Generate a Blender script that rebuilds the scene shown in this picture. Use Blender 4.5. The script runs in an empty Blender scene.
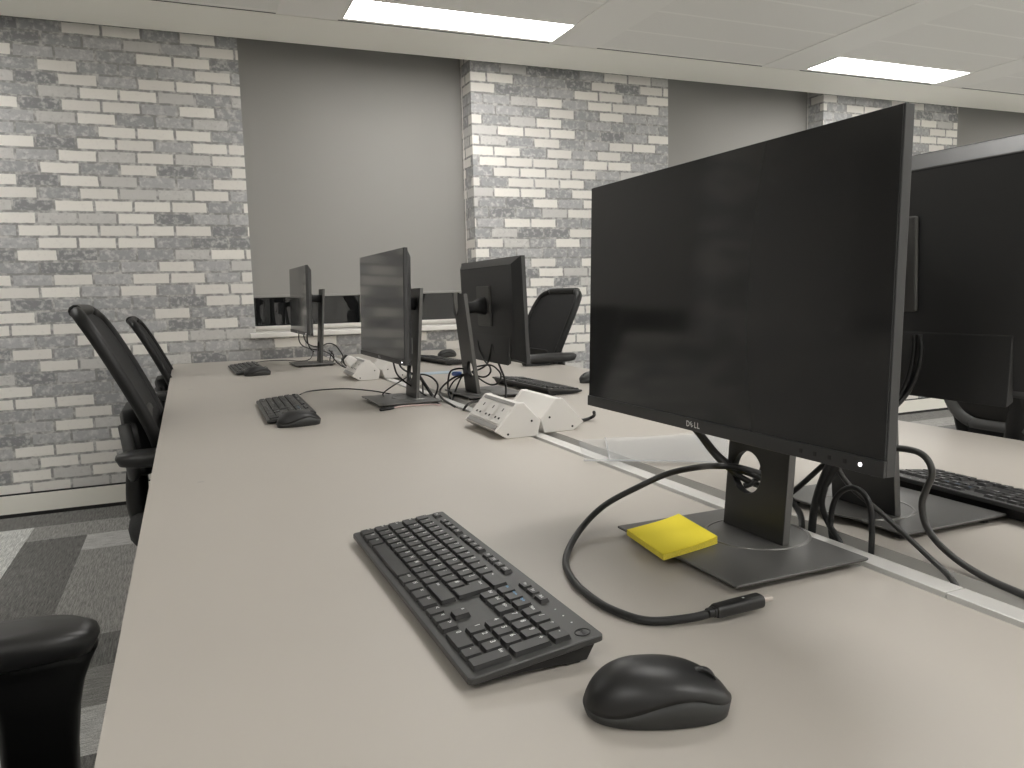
import bpy, bmesh, math, random
from mathutils import Vector, Matrix
random.seed(7)
SC = bpy.context.scene
COL = SC.collection
PI = math.pi
D = 0.73                       # desk top height above the floor

# ------------------------------------------------------------------ materials
def new_mat(name):
    m = bpy.data.materials.new(name); m.use_nodes = True
    nt = m.node_tree
    return m, nt, nt.nodes['Principled BSDF']

def mat(name, col, rough=0.5, metal=0.0, spec=0.5, noise=0.0, nscale=40.0, bump=0.0, bscale=300.0, coat=0.0):
    m, nt, b = new_mat(name)
    b.inputs['Base Color'].default_value = (*col, 1)
    b.inputs['Roughness'].default_value = rough
    b.inputs['Metallic'].default_value = metal
    b.inputs['Specular IOR Level'].default_value = spec
    b.inputs['Coat Weight'].default_value = coat
    if noise or bump:
        tc = nt.nodes.new('ShaderNodeTexCoord')
    if noise:
        n = nt.nodes.new('ShaderNodeTexNoise'); n.inputs['Scale'].default_value = nscale
        n.inputs['Detail'].default_value = 4
        r = nt.nodes.new('ShaderNodeValToRGB')
        lo = tuple(max(0, c*(1-noise)) for c in col); hi = tuple(min(1, c*(1+noise)) for c in col)
        r.color_ramp.elements[0].position = 0.3; r.color_ramp.elements[1].position = 0.7
        r.color_ramp.elements[0].color = (*lo, 1); r.color_ramp.elements[1].color = (*hi, 1)
        nt.links.new(tc.outputs['Object'], n.inputs['Vector'])
        nt.links.new(n.outputs['Fac'], r.inputs['Fac'])
        nt.links.new(r.outputs['Color'], b.inputs['Base Color'])
    if bump:
        n2 = nt.nodes.new('ShaderNodeTexNoise'); n2.inputs['Scale'].default_value = bscale
        bp = nt.nodes.new('ShaderNodeBump'); bp.inputs['Strength'].default_value = bump
        bp.inputs['Distance'].default_value = 0.001
        nt.links.new(tc.outputs['Object'], n2.inputs['Vector'])
        nt.links.new(n2.outputs['Fac'], bp.inputs['Height'])
        nt.links.new(bp.outputs['Normal'], b.inputs['Normal'])
    return m

def emit(name, col, strength):
    m, nt, b = new_mat(name)
    b.inputs['Base Color'].default_value = (*col, 1)
    b.inputs['Emission Color'].default_value = (*col, 1)
    b.inputs['Emission Strength'].default_value = strength
    return m

class NG:
    """little helper for math node chains"""
    def __init__(s, nt): s.nt = nt
    def _in(s, sock, v):
        if isinstance(v, (int, float)): sock.default_value = v
        else: s.nt.links.new(v, sock)
    def m(s, op, a, b=0.0, c=0.0):
        n = s.nt.nodes.new('ShaderNodeMath'); n.operation = op
        s._in(n.inputs[0], a); s._in(n.inputs[1], b); s._in(n.inputs[2], c)
        return n.outputs[0]
    def mix(s, f, a, b):
        n = s.nt.nodes.new('ShaderNodeMix'); n.data_type = 'RGBA'
        s._in(n.inputs[0], f)
        for k, v in ((6, a), (7, b)):
            if isinstance(v, tuple): n.inputs[k].default_value = (*v, 1)
            else: s.nt.links.new(v, n.inputs[k])
        return n.outputs[2]
    def sstep(s, v, lo, hi):
        n = s.nt.nodes.new('ShaderNodeMapRange'); n.interpolation_type = 'SMOOTHSTEP'
        s._in(n.inputs[0], v); n.inputs[1].default_value = lo; n.inputs[2].default_value = hi
        return n.outputs[0]
    def noise(s, vec, scale, detail=3, rough=0.5):
        n = s.nt.nodes.new('ShaderNodeTexNoise'); n.inputs['Scale'].default_value = scale
        n.inputs['Detail'].default_value = detail; n.inputs['Roughness'].default_value = rough
        s.nt.links.new(vec, n.inputs['Vector']); return n.outputs['Fac']

def brick_material():
    m, nt, b = new_mat('grey_brick')
    g = NG(nt)
    tc = nt.nodes.new('ShaderNodeTexCoord')
    sep = nt.nodes.new('ShaderNodeSeparateXYZ'); nt.links.new(tc.outputs['Object'], sep.inputs[0])
    vec = tc.outputs['Object']
    H, L = 0.0612, 0.178
    wob = g.m('MULTIPLY', g.m('SUBTRACT', g.noise(vec, 14, 3), 0.5), 0.008)
    wob2 = g.m('MULTIPLY', g.m('SUBTRACT', g.noise(vec, 9, 2), 0.5), 0.012)
    u = g.m('ADD', g.m('ADD', sep.outputs['X'], sep.outputs['Y']), wob2)
    v = g.m('ADD', g.m('ADD', sep.outputs['Z'], wob), 0.012)
    vr = g.m('DIVIDE', v, H)
    row = g.m('FLOOR', vr); fv = g.m('FRACT', vr)
    wn = nt.nodes.new('ShaderNodeTexWhiteNoise'); wn.noise_dimensions = '1D'
    nt.links.new(row, wn.inputs['W'])
    off = g.m('ADD', g.m('MULTIPLY', row, 0.47), g.m('MULTIPLY', wn.outputs['Value'], 0.22))
    ur = g.m('ADD', g.m('DIVIDE', u, L), off)
    colu = g.m('FLOOR', ur); fu = g.m('FRACT', ur)
    comb = nt.nodes.new('ShaderNodeCombineXYZ')
    nt.links.new(colu, comb.inputs[0]); nt.links.new(row, comb.inputs[1])
    w2 = nt.nodes.new('ShaderNodeTexWhiteNoise'); w2.noise_dimensions = '2D'
    nt.links.new(comb.outputs[0], w2.inputs['Vector'])
    tone = g.m('ADD', g.m('MULTIPLY', w2.outputs['Value'], 0.90), g.m('MULTIPLY', wn.outputs['Value'], 0.10))
    # distance to the brick's edge in metres
    du = g.m('MULTIPLY', g.m('MINIMUM', fu, g.m('SUBTRACT', 1.0, fu)), L)
    dv = g.m('MULTIPLY', g.m('MINIMUM', fv, g.m('SUBTRACT', 1.0, fv)), H)
    d = g.m('MINIMUM', du, dv)
    d = g.m('ADD', d, g.m('MULTIPLY', g.m('SUBTRACT', g.noise(vec, 90, 3), 0.5), 0.004))
    face = g.sstep(d, 0.0038, 0.0082)
    ramp = nt.nodes.new('ShaderNodeValToRGB'); cr = ramp.color_ramp; cr.interpolation = 'CONSTANT'
    cr.elements[0].position = 0.0; cr.elements[0].color = (0.265, 0.268, 0.276, 1)
    cr.elements[1].position = 0.16; cr.elements[1].color = (0.37, 0.373, 0.382, 1)
    for p, c in ((0.34, (0.46, 0.463, 0.47)), (0.50, (0.62, 0.61, 0.59)), (0.58, (0.80, 0.775, 0.735)), (0.76, (0.87, 0.845, 0.80))):
        e = cr.elements.new(p); e.color = (*c, 1)
    nt.links.new(tone, ramp.inputs[0])
    # worn grey blotches on the dark bricks, faint dirt on the pale ones
    n1 = g.noise(vec, 34, 5, 0.65)
    dark = g.m('SUBTRACT', 1.0, g.sstep(tone, 0.48, 0.60))
    bl = g.m('MULTIPLY', g.sstep(n1, 0.46, 0.68), g.m('ADD', g.m('MULTIPLY', dark, 0.62), 0.04))
    c1 = g.mix(bl, ramp.outputs[0], (0.72, 0.715, 0.695))
    n2 = g.noise(vec, 60, 4, 0.7)
    bl2 = g.m('MULTIPLY', g.sstep(n2, 0.52, 0.72), g.m('ADD', g.m('MULTIPLY', dark, 0.40), 0.10))
    c2 = g.mix(bl2, c1, (0.24, 0.24, 0.24))
    mort = g.mix(g.sstep(g.noise(vec, 30, 4, 0.6), 0.42, 0.66), (0.30, 0.298, 0.29), (0.58, 0.572, 0.555))
    fin = g.mix(face, mort, c2)
    nt.links.new(fin, b.inputs['Base Color'])
    b.inputs['Roughness'].default_value = 0.75
    bp = nt.nodes.new('ShaderNodeBump'); bp.inputs['Strength'].default_value = 0.25; bp.inputs['Distance'].default_value = 0.003
    nt.links.new(g.m('ADD', face, g.m('MULTIPLY', n1, 0.3)), bp.inputs['Height'])
    nt.links.new(bp.outputs['Normal'], b.inputs['Normal'])
    return m

def carpet_material(name, base, along):
    m, nt, b = new_mat(name); g = NG(nt)
    tc = nt.nodes.new('ShaderNodeTexCoord')
    mp = nt.nodes.new('ShaderNodeMapping')
    mp.inputs['Scale'].default_value = (220, 14, 1) if along == 'y' else (14, 220, 1)
    nt.links.new(tc.outputs['Object'], mp.inputs[0])
    s1 = g.noise(mp.outputs[0], 1.0, 3, 0.7)
    s2 = g.noise(tc.outputs['Object'], 260, 3, 0.7)
    f = g.m('ADD', g.m('MULTIPLY', s1, 0.55), g.m('MULTIPLY', s2, 0.55))
    lo = tuple(c*0.45 for c in base); hi = tuple(c*1.5 for c in base)
    nt.links.new(g.mix(g.sstep(f, 0.36, 0.74), lo, hi), b.inputs['Base Color'])
    b.inputs['Roughness'].default_value = 0.95
    b.inputs['Specular IOR Level'].default_value = 0.1
    bp = nt.nodes.new('ShaderNodeBump'); bp.inputs['Strength'].default_value = 0.5; bp.inputs['Distance'].default_value = 0.003
    nt.links.new(f, bp.inputs['Height']); nt.links.new(bp.outputs['Normal'], b.inputs['Normal'])
    return m

def ceiling_material(k):
    m, nt, b = new_mat('perforated_ceiling_tile'); g = NG(nt)
    tc = nt.nodes.new('ShaderNodeTexCoord')
    sep = nt.nodes.new('ShaderNodeSeparateXYZ'); nt.links.new(tc.outputs['Object'], sep.inputs[0])
    per = 0.2965*k
    fy = g.m('FRACT', g.m('DIVIDE', g.m('SUBTRACT', sep.outputs['Y'], 4.052*k - 40*per), per))
    dy = g.m('MULTIPLY', g.m('MINIMUM', fy, g.m('SUBTRACT', 1.0, fy)), per)
    line = g.m('SUBTRACT', 1.0, g.sstep(dy, 0.005, 0.011))
    vor = nt.nodes.new('ShaderNodeTexVoronoi'); vor.inputs['Scale'].default_value = 260; vor.inputs['Randomness'].default_value = 0
    nt.links.new(tc.outputs['Object'], vor.inputs['Vector'])
    dots = g.m('SUBTRACT', 1.0, g.sstep(vor.outputs['Distance'], 0.25, 0.42))
    c = g.mix(g.m('MULTIPLY', dots, 0.55), (0.88, 0.87, 0.84), (0.62, 0.61, 0.59))
    c = g.mix(line, c, (0.93, 0.92, 0.89))
    nt.links.new(c, b.inputs['Base Color']); b.inputs['Roughness'].default_value = 0.55
    return m

def glass_material(name, rough=0.0, tint=(1, 1, 1)):
    m, nt, b = new_mat(name)
    b.inputs['Base Color'].default_value = (*tint, 1)
    b.inputs['Roughness'].default_value = rough
    b.inputs['Transmission Weight'].default_value = 1.0
    b.inputs['IOR'].default_value = 1.45
    return m

def film_material(name, clear=0.7):
    m, nt, b = new_mat(name)
    b.inputs['Base Color'].default_value = (0.66, 0.68, 0.70, 1)
    b.inputs['Roughness'].default_value = 0.18
    b.inputs['Alpha'].default_value = 1-clear
    return m

M = {}
M['brick'] = brick_material()
M['carpet_dark'] = carpet_material('carpet_charcoal', (0.21, 0.208, 0.20), 'y')
M['carpet_mid'] = carpet_material('carpet_mid_grey', (0.37, 0.365, 0.35), 'y')
M['carpet_soft'] = carpet_material('carpet_soft_grey', (0.30, 0.297, 0.285), 'x')
M['carpet_light'] = carpet_material('carpet_pale_grey', (0.70, 0.71, 0.69), 'y')
M['carpet_lightx'] = carpet_material('carpet_pale_grey_cross', (0.60, 0.60, 0.585), 'x')
M['plaster'] = mat('grey_plaster', (0.84, 0.83, 0.81), 0.8, noise=0.03, nscale=3)
M['margin'] = mat('ceiling_margin_paint', (0.95, 0.94, 0.88), 0.7)
M['strip'] = mat('ceiling_strip_metal', (0.88, 0.87, 0.84), 0.5)
M['void'] = mat('ceiling_void_board', (0.10, 0.10, 0.10), 0.9)
M['skirting'] = mat('skirting_paint', (0.88, 0.86, 0.79), 0.45)
M['gapdark'] = mat('gap_shade_and_trim', (0.03, 0.03, 0.03), 0.9)
M['frame_white'] = mat('white_window_frame', (0.80, 0.78, 0.74), 0.4)
M['blind'] = mat('grey_blind_fabric', (0.325, 0.318, 0.302), 0.85, bump=0.1, bscale=900)
M['glass'] = glass_material('window_glass')
M['desk'] = mat('desk_laminate', (0.415, 0.386, 0.348), 0.42, noise=0.015, nscale=2.5, bump=0.03, bscale=1500)
M['desk_edge'] = mat('desk_edge_lit', (0.82, 0.80, 0.765), 0.5)  # edge faces paled, standing in for light inside the slot
M['white_metal'] = mat('white_desk_frame', (0.72, 0.71, 0.69), 0.4)
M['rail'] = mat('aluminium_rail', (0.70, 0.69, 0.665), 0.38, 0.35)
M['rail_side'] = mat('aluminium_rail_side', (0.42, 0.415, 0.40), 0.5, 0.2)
M['screen'] = mat('matte_screen', (0.022, 0.022, 0.0225), 0.09, spec=0.55)
M['bezel'] = mat('monitor_bezel', (0.030, 0.030, 0.031), 0.42)
M['bezel_side'] = mat('monitor_side', (0.040, 0.040, 0.040), 0.42)
M['shell'] = mat('monitor_back_shell', (0.038, 0.038, 0.0385), 0.42, bump=0.05, bscale=1200)
M['shell_dark'] = mat('monitor_recess', (0.010, 0.010, 0.010), 0.6)
M['stand'] = mat('stand_metal_paint', (0.105, 0.103, 0.099), 0.40, 0.3)
M['riser'] = mat('stand_riser_paint', (0.030, 0.030, 0.029), 0.36, 0.2)
M['riser_side'] = mat('stand_riser_edge', (0.13, 0.128, 0.123), 0.38, 0.4)
M['ring'] = mat('swivel_ring_metal', (0.15, 0.148, 0.14), 0.3, 0.6)
M['logo'] = mat('logo_silver', (0.75, 0.75, 0.75), 0.35)
M['led'] = emit('power_light', (1.0, 0.97, 1.0), 3.0)
M['black'] = mat('black_plastic', (0.012, 0.012, 0.012), 0.42)
M['kb'] = mat('keyboard_plastic', (0.040, 0.040, 0.039), 0.42, bump=0.04, bscale=1500)
M['key'] = mat('keycap_plastic', (0.022, 0.022, 0.022), 0.40)
M['legend'] = mat('key_legend_print', (0.62, 0.62, 0.62), 0.5)
M['legend_blue'] = mat('key_legend_blue', (0.10, 0.28, 0.50), 0.5)
M['kb_logo'] = mat('keyboard_logo', (0.004, 0.004, 0.004), 0.6)
M['mouse_top'] = mat('mouse_shell', (0.012, 0.012, 0.012), 0.42)
M['mouse_side'] = mat('mouse_side', (0.030, 0.031, 0.030), 0.48)
M['cable'] = mat('cable_sheath', (0.012, 0.012, 0.012), 0.45)
M['cable_grey'] = mat('cable_sheath_grey', (0.045, 0.044, 0.042), 0.40)
M['usb_metal'] = mat('connector_metal', (0.50, 0.45, 0.41), 0.4, 0.2)
M['note'] = mat('yellow_note_paper', (0.80, 0.66, 0.025), 0.8)
M['note_edge'] = mat('yellow_note_edges', (0.70, 0.58, 0.06), 0.8, noise=0.12, nscale=600)
M['pm'] = mat('power_unit_white', (0.72, 0.70, 0.67), 0.42)
M['pm_band'] = mat('power_unit_groove', (0.36, 0.35, 0.34), 0.45, 0.3)
M['hole'] = mat('socket_hole', (0.01, 0.01, 0.01), 0.7)
M['film'] = film_material('clear_plastic_film', 0.88)
M['film2'] = film_material('clear_plastic_film_edge', 0.55)
M['insert'] = mat('grey_paper_insert', (0.55, 0.545, 0.53), 0.6)
M['chair_mesh'] = mat('chair_back_mesh', (0.008, 0.008, 0.0085), 0.6, spec=0.3, bump=0.3, bscale=1400)
M['chair_frame'] = mat('chair_frame_plastic', (0.006, 0.006, 0.006), 0.42, spec=0.35)
M['chair_seat'] = mat('chair_seat_fabric', (0.014, 0.014, 0.014), 0.8, bump=0.3, bscale=900)
M['chair_rim'] = mat('chair_lumbar_rim', (0.075, 0.075, 0.075), 0.42)
M['chair_pad'] = mat('chair_arm_pad', (0.022, 0.022, 0.022), 0.36)
M['blue'] = mat('blue_plug_plastic', (0.10, 0.20, 0.62), 0.4)
M['paleblue'] = mat('pale_blue_finish', (0.42, 0.52, 0.60), 0.35)
M['pink'] = mat('pink_cable_sheath', (0.58, 0.44, 0.42), 0.5)
M['sticker'] = mat('white_sticker', (0.42, 0.42, 0.41), 0.6)
M['steel'] = mat('steel', (0.4, 0.4, 0.4), 0.3, 1.0)
M['diffuser'] = emit('light_diffuser', (1.0, 0.98, 0.95), 14.5)
M['diffuser_dim'] = emit('light_diffuser_window_row', (1.0, 0.98, 0.95), 9.5)

# ------------------------------------------------------------------ mesh builder
class B:
    def __init__(s, *mats):
        s.v = []; s.f = []; s.mi = []; s.mats = list(mats)
    def add(s, vs, fs, mi=0, T=None):
        o = len(s.v)
        if T is not None: vs = [tuple(T @ Vector(p)) for p in vs]
        s.v += [tuple(p) for p in vs]
        for f in fs: s.f.append([o+i for i in f]); s.mi.append(mi)
    def box(s, x0, x1, y0, y1, z0, z1, mi=0, T=None):
        vs = [(x, y, z) for z in (z0, z1) for y in (y0, y1) for x in (x0, x1)]
        s.add(vs, [(0, 2, 3, 1), (4, 5, 7, 6), (0, 1, 5, 4), (2, 6, 7, 3), (0, 4, 6, 2), (1, 3, 7, 5)], mi, T)
    def loft(s, secs, mi=0, T=None, caps=True, closed=True):
        n = len(secs[0]); vs = [p for sec in secs for p in sec]; fs = []
        for k in range(len(secs)-1):
            for i in range(n if closed else n-1):
                j = (i+1) % n
                fs.append((k*n+i, k*n+j, (k+1)*n+j, (k+1)*n+i))
        if caps:
            fs.append(tuple(range(n-1, -1, -1))); fs.append(tuple((len(secs)-1)*n+i for i in range(n)))
        s.add(vs, fs, mi, T)
    def prism(s, prof, axis, a, b, mi=0, T=None):
        """profile of (p,q) points swept along axis from a to b"""
        def pt(p, t):
            return {'x': (t, p[0], p[1]), 'y': (p[0], t, p[1]), 'z': (p[0], p[1], t)}[axis]
        s.loft([[pt(p, a) for p in prof], [pt(p, b) for p in prof]], mi, T)
    def cyl(s, c, r, h, axis='z', n=24, mi=0, r2=None, T=None):
        r2 = r if r2 is None else r2; secs = []
        for rr, t in ((r, 0), (r2, h)):
            sec = []
            for i in range(n):
                a = 2*PI*i/n; p, q = rr*math.cos(a), rr*math.sin(a)
                sec.append({'z': (c[0]+p, c[1]+q, c[2]+t), 'x': (c[0]+t, c[1]+p, c[2]+q), 'y': (c[0]+q, c[1]+t, c[2]+p)}[axis])
            secs.append(sec)
        s.loft(secs, mi, T)
    def tube(s, pts, r, n=8, res=6, mi=0, T=None, closed=False, flat=1.0):
        P = [Vector(p) for p in pts]
        rr = r if isinstance(r, (list, tuple)) else [r]*len(P)
        path = []; rad = []
        N = len(P)
        segs = N if closed else N-1
        for i in range(segs):
            p0 = P[(i-1) % N] if (closed or i > 0) else P[0]*2-P[1]
            p1 = P[i]; p2 = P[(i+1) % N]
            p3 = P[(i+2) % N] if (closed or i+2 < N) else P[-1]*2-P[-2]
            for k in range(res):
                t = k/res
                path.append(0.5*((2*p1)+(p2-p0)*t+(2*p0-5*p1+4*p2-p3)*t*t+(3*p1-p0-3*p2+p3)*t**3))
                rad.append(rr[i]*(1-t)+rr[(i+1) % N]*t)
        if not closed: path.append(P[-1]); rad.append(rr[-1])
        secs = []; up = None; L = len(path)
        for i, p in enumerate(path):
            a = path[(i-1) % L] if (closed or i > 0) else path[0]
            b = path[(i+1) % L] if (closed or i < L-1) else path[-1]
            t = (b-a)
            t = t.normalized() if t.length > 1e-9 else Vector((1, 0, 0))
            if up is None:
                up = Vector((0, 0, 1)) if abs(t.z) < 0.9 else Vector((1, 0, 0))
            up = (up-t*up.dot(t))
            up = up.normalized() if up.length > 1e-6 else t.orthogonal().normalized()
            w = t.cross(up)
            secs.append([tuple(p+w*(rad[i]*math.cos(2*PI*k/n))+up*(rad[i]*flat*math.sin(2*PI*k/n))) for k in range(n)])
        if closed:
            secs.append(secs[0]); s.loft(secs, mi, T, caps=False)
        else:
            s.loft(secs, mi, T)
    def build(s, name, parent=None, smooth=False, bevel=0.0, seg=2, sub=0, angle=35):
        me = bpy.data.meshes.new(name)
        me.from_pydata(s.v, [], s.f)
        for m in s.mats: me.materials.append(m)
        me.polygons.foreach_set('material_index', s.mi)
        bm = bmesh.new(); bm.from_mesh(me)
        bmesh.ops.remove_doubles(bm, verts=bm.verts, dist=1e-6)
        bmesh.ops.recalc_face_normals(bm, faces=bm.faces)
        bm.to_mesh(me); bm.free()
        if smooth:
            me.polygons.foreach_set('use_smooth', [True]*len(me.polygons))
        o = bpy.data.objects.new(name, me); COL.objects.link(o)
        if parent is not None: o.parent = parent
        if bevel:
            md = o.modifiers.new('bevel', 'BEVEL'); md.width = bevel; md.segments = seg
            md.limit_method = 'ANGLE'; md.angle_limit = math.radians(angle)
            md.harden_normals = False
            me.polygons.foreach_set('use_smooth', [True]*len(me.polygons))
            wn = o.modifiers.new('wn', 'WEIGHTED_NORMAL'); wn.keep_sharp = True
        if sub:
            md = o.modifiers.new('sub', 'SUBSURF'); md.levels = sub; md.render_levels = sub
        return o

def tag(o, label=None, cat=None, group=None, kind=None):
    if label: o['label'] = label
    if cat: o['category'] = cat
    if group: o['group'] = group
    if kind: o['kind'] = kind
    return o

def empty(name, loc=(0, 0, 0), rz=0.0):
    o = bpy.data.objects.new(name, None); COL.objects.link(o)
    o.location = loc; o.rotation_euler = (0, 0, rz); o.empty_display_size = 0.05
    return o

KIDS = {}
def copy_tree(o, parent=None):
    c = o.copy(); COL.objects.link(c)
    if parent is not None: c.parent = parent
    for k in list(o.children): copy_tree(k, c)
    return c

def place(o, loc, rz, label, cat=None, group=None):
    o.location = loc; o.rotation_euler = (0, 0, rz)
    return tag(o, label, cat, group)

def rrect(w, h, r, n=6, cx=0.0, cy=0.0):
    pts = []
    for sx, sy, a0 in ((1, 1, 0), (-1, 1, 90), (-1, -1, 180), (1, -1, 270)):
        for i in range(n+1):
            a = math.radians(a0+90*i/n)
            pts.append((cx+sx*(w/2-r)+r*math.cos(a), cy+sy*(h/2-r)+r*math.sin(a)))
    return pts

def superellipse(a, b, n, e):
    out = []
    for i in range(n):
        t = 2*PI*i/n; c, s = math.cos(t), math.sin(t)
        out.append((a*math.copysign(abs(c)**(2/e), c), b*math.copysign(abs(s)**(2/e), s)))
    return out

def text_geo(txt, size, bold=0.0):
    cu = bpy.data.curves.new('lettering', 'FONT'); cu.body = txt; cu.size = size
    cu.align_x = 'CENTER'; cu.align_y = 'CENTER'; cu.offset = bold; cu.resolution_u = 2
    ob = bpy.data.objects.new('lettering', cu); COL.objects.link(ob)
    dg = bpy.context.evaluated_depsgraph_get()
    me = ob.evaluated_get(dg).to_mesh()
    vs = [tuple(v.co) for v in me.vertices]; fs = [tuple(p.vertices) for p in me.polygons]
    ob.evaluated_get(dg).to_mesh_clear()
    bpy.data.objects.remove(ob); bpy.data.curves.remove(cu)
    return vs, fs
# ------------------------------------------------------------------ room shell
XL, XR, YB = -5.5, 8.6, -5.2
YW = 4.496                     # brick face of the back wall
ZC = D+1.69                    # ceiling
K = (1.69-0.325)/(1.709-0.325) # ceiling coordinates
def struct(o): return tag(o, kind='structure')

# floor: carpet planks, 0.25 m wide, four greys (one mesh)
b = B(M['carpet_dark'], M['carpet_mid'], M['carpet_soft'], M['carpet_light'], M['carpet_lightx'])
rng = random.Random(3)
xs0 = -0.74; cell = 0.25
def plank_tone(i, j):
    """i: column from x=-0.74, j: row counted from the wall (0.25 m)"""
    if j == 0: return 0
    if j == 1: return 1 if i >= 0 else 3
    if i >= 8 and j < 8: return 0
    if i == -1: return 3 if j < 6 else (0 if j < 10 else 1)
    if i == 0: return 0 if j < 6 else (4 if j == 6 else (1 if j < 10 else 0))
    if i == 1:
        if j == 2: return 4
        if j < 7: return 1
        if j == 7: return 0
        if j == 8: return 2
        if j == 9: return 4
        return 0
    r = random.Random((i*131+(j//4 if (i % 3) else j)*977) & 0xffff)
    return r.choice((1, 2, 3, 3, 4, 4))  # remaining planks, out of view, kept mostly pale to bounce light upwards
for i in range(-20, 38):
    for j in range(0, 39):
        x0 = xs0+i*cell; y1 = 4.48-j*cell
        xa, xb = max(x0, XL), min(x0+cell, XR); ya, yb = max(y1-cell, YB), (YW if j == 0 else y1)
        if xa >= xb or ya >= yb: continue
        b.add([(xa, ya, 0), (xb, ya, 0), (xb, yb, 0), (xa, yb, 0)], [(0, 1, 2, 3)], plank_tone(i, j))
b.add([(XL, YB, -0.05), (XR, YB, -0.05), (XR, YW, -0.05), (XL, YW, -0.05)], [(3, 2, 1, 0)], 0)
struct(b.build('floor'))

# back wall: brick piers with window recesses between, brick aprons below the sills
PIERS = ((XL, -5.10), (-3.765, -2.385), (-1.040, 0.348), (1.655, 3.043), (4.385, 5.775), (7.10, XR))
OPEN = ((0.348, 1.655), (3.043, 4.385), (5.775, 7.10))
ZS = D+0.122
b = B(M['brick'])
for a, c in PIERS: b.box(a, c, YW, 4.80, 0, 2.85)
for a, c in OPEN+((-2.385, -1.040), (-5.10, -3.765)): b.box(a, c, YW, 4.80, 0, ZS)
struct(b.build('wall_back'))
# plain walls on the other three sides
b = B(M['plaster']); b.box(XL-0.1, XL, YB, YW, 0, 2.85); struct(b.build('wall_left'))
b = B(M['plaster']); b.box(XR, XR+0.1, YB, YW, 0, 2.85); struct(b.build('wall_right'))
b = B(M['plaster']); b.box(XL-0.1, XR+0.1, YB-0.1, YB, 0, 2.85); struct(b.build('wall_rear'))
# baseboard with near-black strips painted as the shade of its top gap and foot
b = B(M['skirting'], M['gapdark'])
b.box(XL, XR, YW-0.016, YW, 0.02, 0.112, 0)
b.box(XL, XR, YW-0.010, YW, 0.0, 0.02, 1)
b.box(XL, XR, YW-0.008, YW, 0.112, 0.120, 1)
struct(b.build('baseboard_back'))

# ceiling with raised margin strip and bands
EDGE = 4.434
LX = [(-2.155*K, -0.995*K), (0.820*K, 1.972*K), (3.792*K, 4.955*K), (6.765*K, 7.925*K)]
LR = [(3.765*K, 4.046*K), (1.25, 1.53), (-0.75, -0.47), (-3.40, -3.12)]
LIGHTS = [(a, c, d0, d1) for j, (d0, d1) in enumerate(LR) for i, (a, c) in enumerate(LX) if not (j == 1 and i == 0)]
LY = LR
cm = ceiling_material(K)
b = B(cm)
ys = sorted({YB, EDGE} | {v for p in LY for v in p}); xs = sorted({XL, XR} | {v for p in LX for v in p})
def in_light(x, y): return any(a < x < c and d0 < y < d1 for a, c, d0, d1 in LIGHTS)
for i in range(len(xs)-1):
    for j in range(len(ys)-1):
        if not in_light((xs[i]+xs[i+1])/2, (ys[j]+ys[j+1])/2):
            b.add([(xs[i], ys[j], ZC), (xs[i+1], ys[j], ZC), (xs[i+1], ys[j+1], ZC), (xs[i], ys[j+1], ZC)], [(0, 1, 2, 3)])
struct(b.build('ceiling'))
b = B(M['void'])
b.box(XL-0.1, XR+0.1, YB-0.1, 4.85, 2.85, 2.90)
b.box(XL, XR, EDGE-0.03, EDGE, ZC+0.012, 2.85)
b.box(XL, XR, 4.80, 4.85, 2.5, 2.85)
struct(b.build('trim_1'))
b = B(M['margin'], M['gapdark'])
b.box(XL, XR, 4.082*K, EDGE, ZC-0.005, ZC+0.012)
b.box(XL, XR, 4.077*K, 4.082*K, ZC-0.002, ZC+0.012, 1)
struct(b.build('trim_2'))
n = 3
for x0 in (-3.957, -2.470, -0.984, 0.503, 1.975, 3.462, 4.957, 6.44, 7.93):
    b = B(M['strip']); b.box(x0*K, (x0+0.300)*K, YB, 4.076*K, ZC-0.004, ZC+0.010)
    if x0 < 8: struct(b.build('trim_%d' % n)); n += 1

# recessed ceiling lights
def make_light(w, d, glow):
    t = empty('ceiling_light')
    b = B(M['strip'])
    b.box(0, w, 0, 0.006, -0.003, 0.05); b.box(0, w, d-0.006, d, -0.003, 0.05)
    b.box(0, 0.006, 0.006, d-0.006, -0.003, 0.05); b.box(w-0.006, w, 0.006, d-0.006, -0.003, 0.05)
    b.build('frame', t)
    b = B(M[glow]); b.box(0.006, w-0.006, 0.006, d-0.006, 0.0, 0.012); b.build('diffuser', t)
    return t
lt = {}
for a, c, d0, d1 in LIGHTS:
    if True:
        vis = abs(d0-LY[0][0]) < 1e-6
        if vis not in lt: o = lt[vis] = make_light(1.145, 0.277, 'diffuser_dim' if vis else 'diffuser')
        else: o = copy_tree(lt[vis])
        if vis and abs(a-LX[1][0]) < 1e-6: lab = 'bright recessed ceiling light panel above the grey blind, nearer the centre'
        elif vis and abs(a-LX[2][0]) < 1e-6: lab = 'bright recessed ceiling light panel above the large monitor at right'
        else: lab = 'recessed ceiling light panel lit over the office, out of view'
        place(o, (a, d0, ZC), 0, lab, 'ceiling light', 'recessed ceiling light panels')

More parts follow.
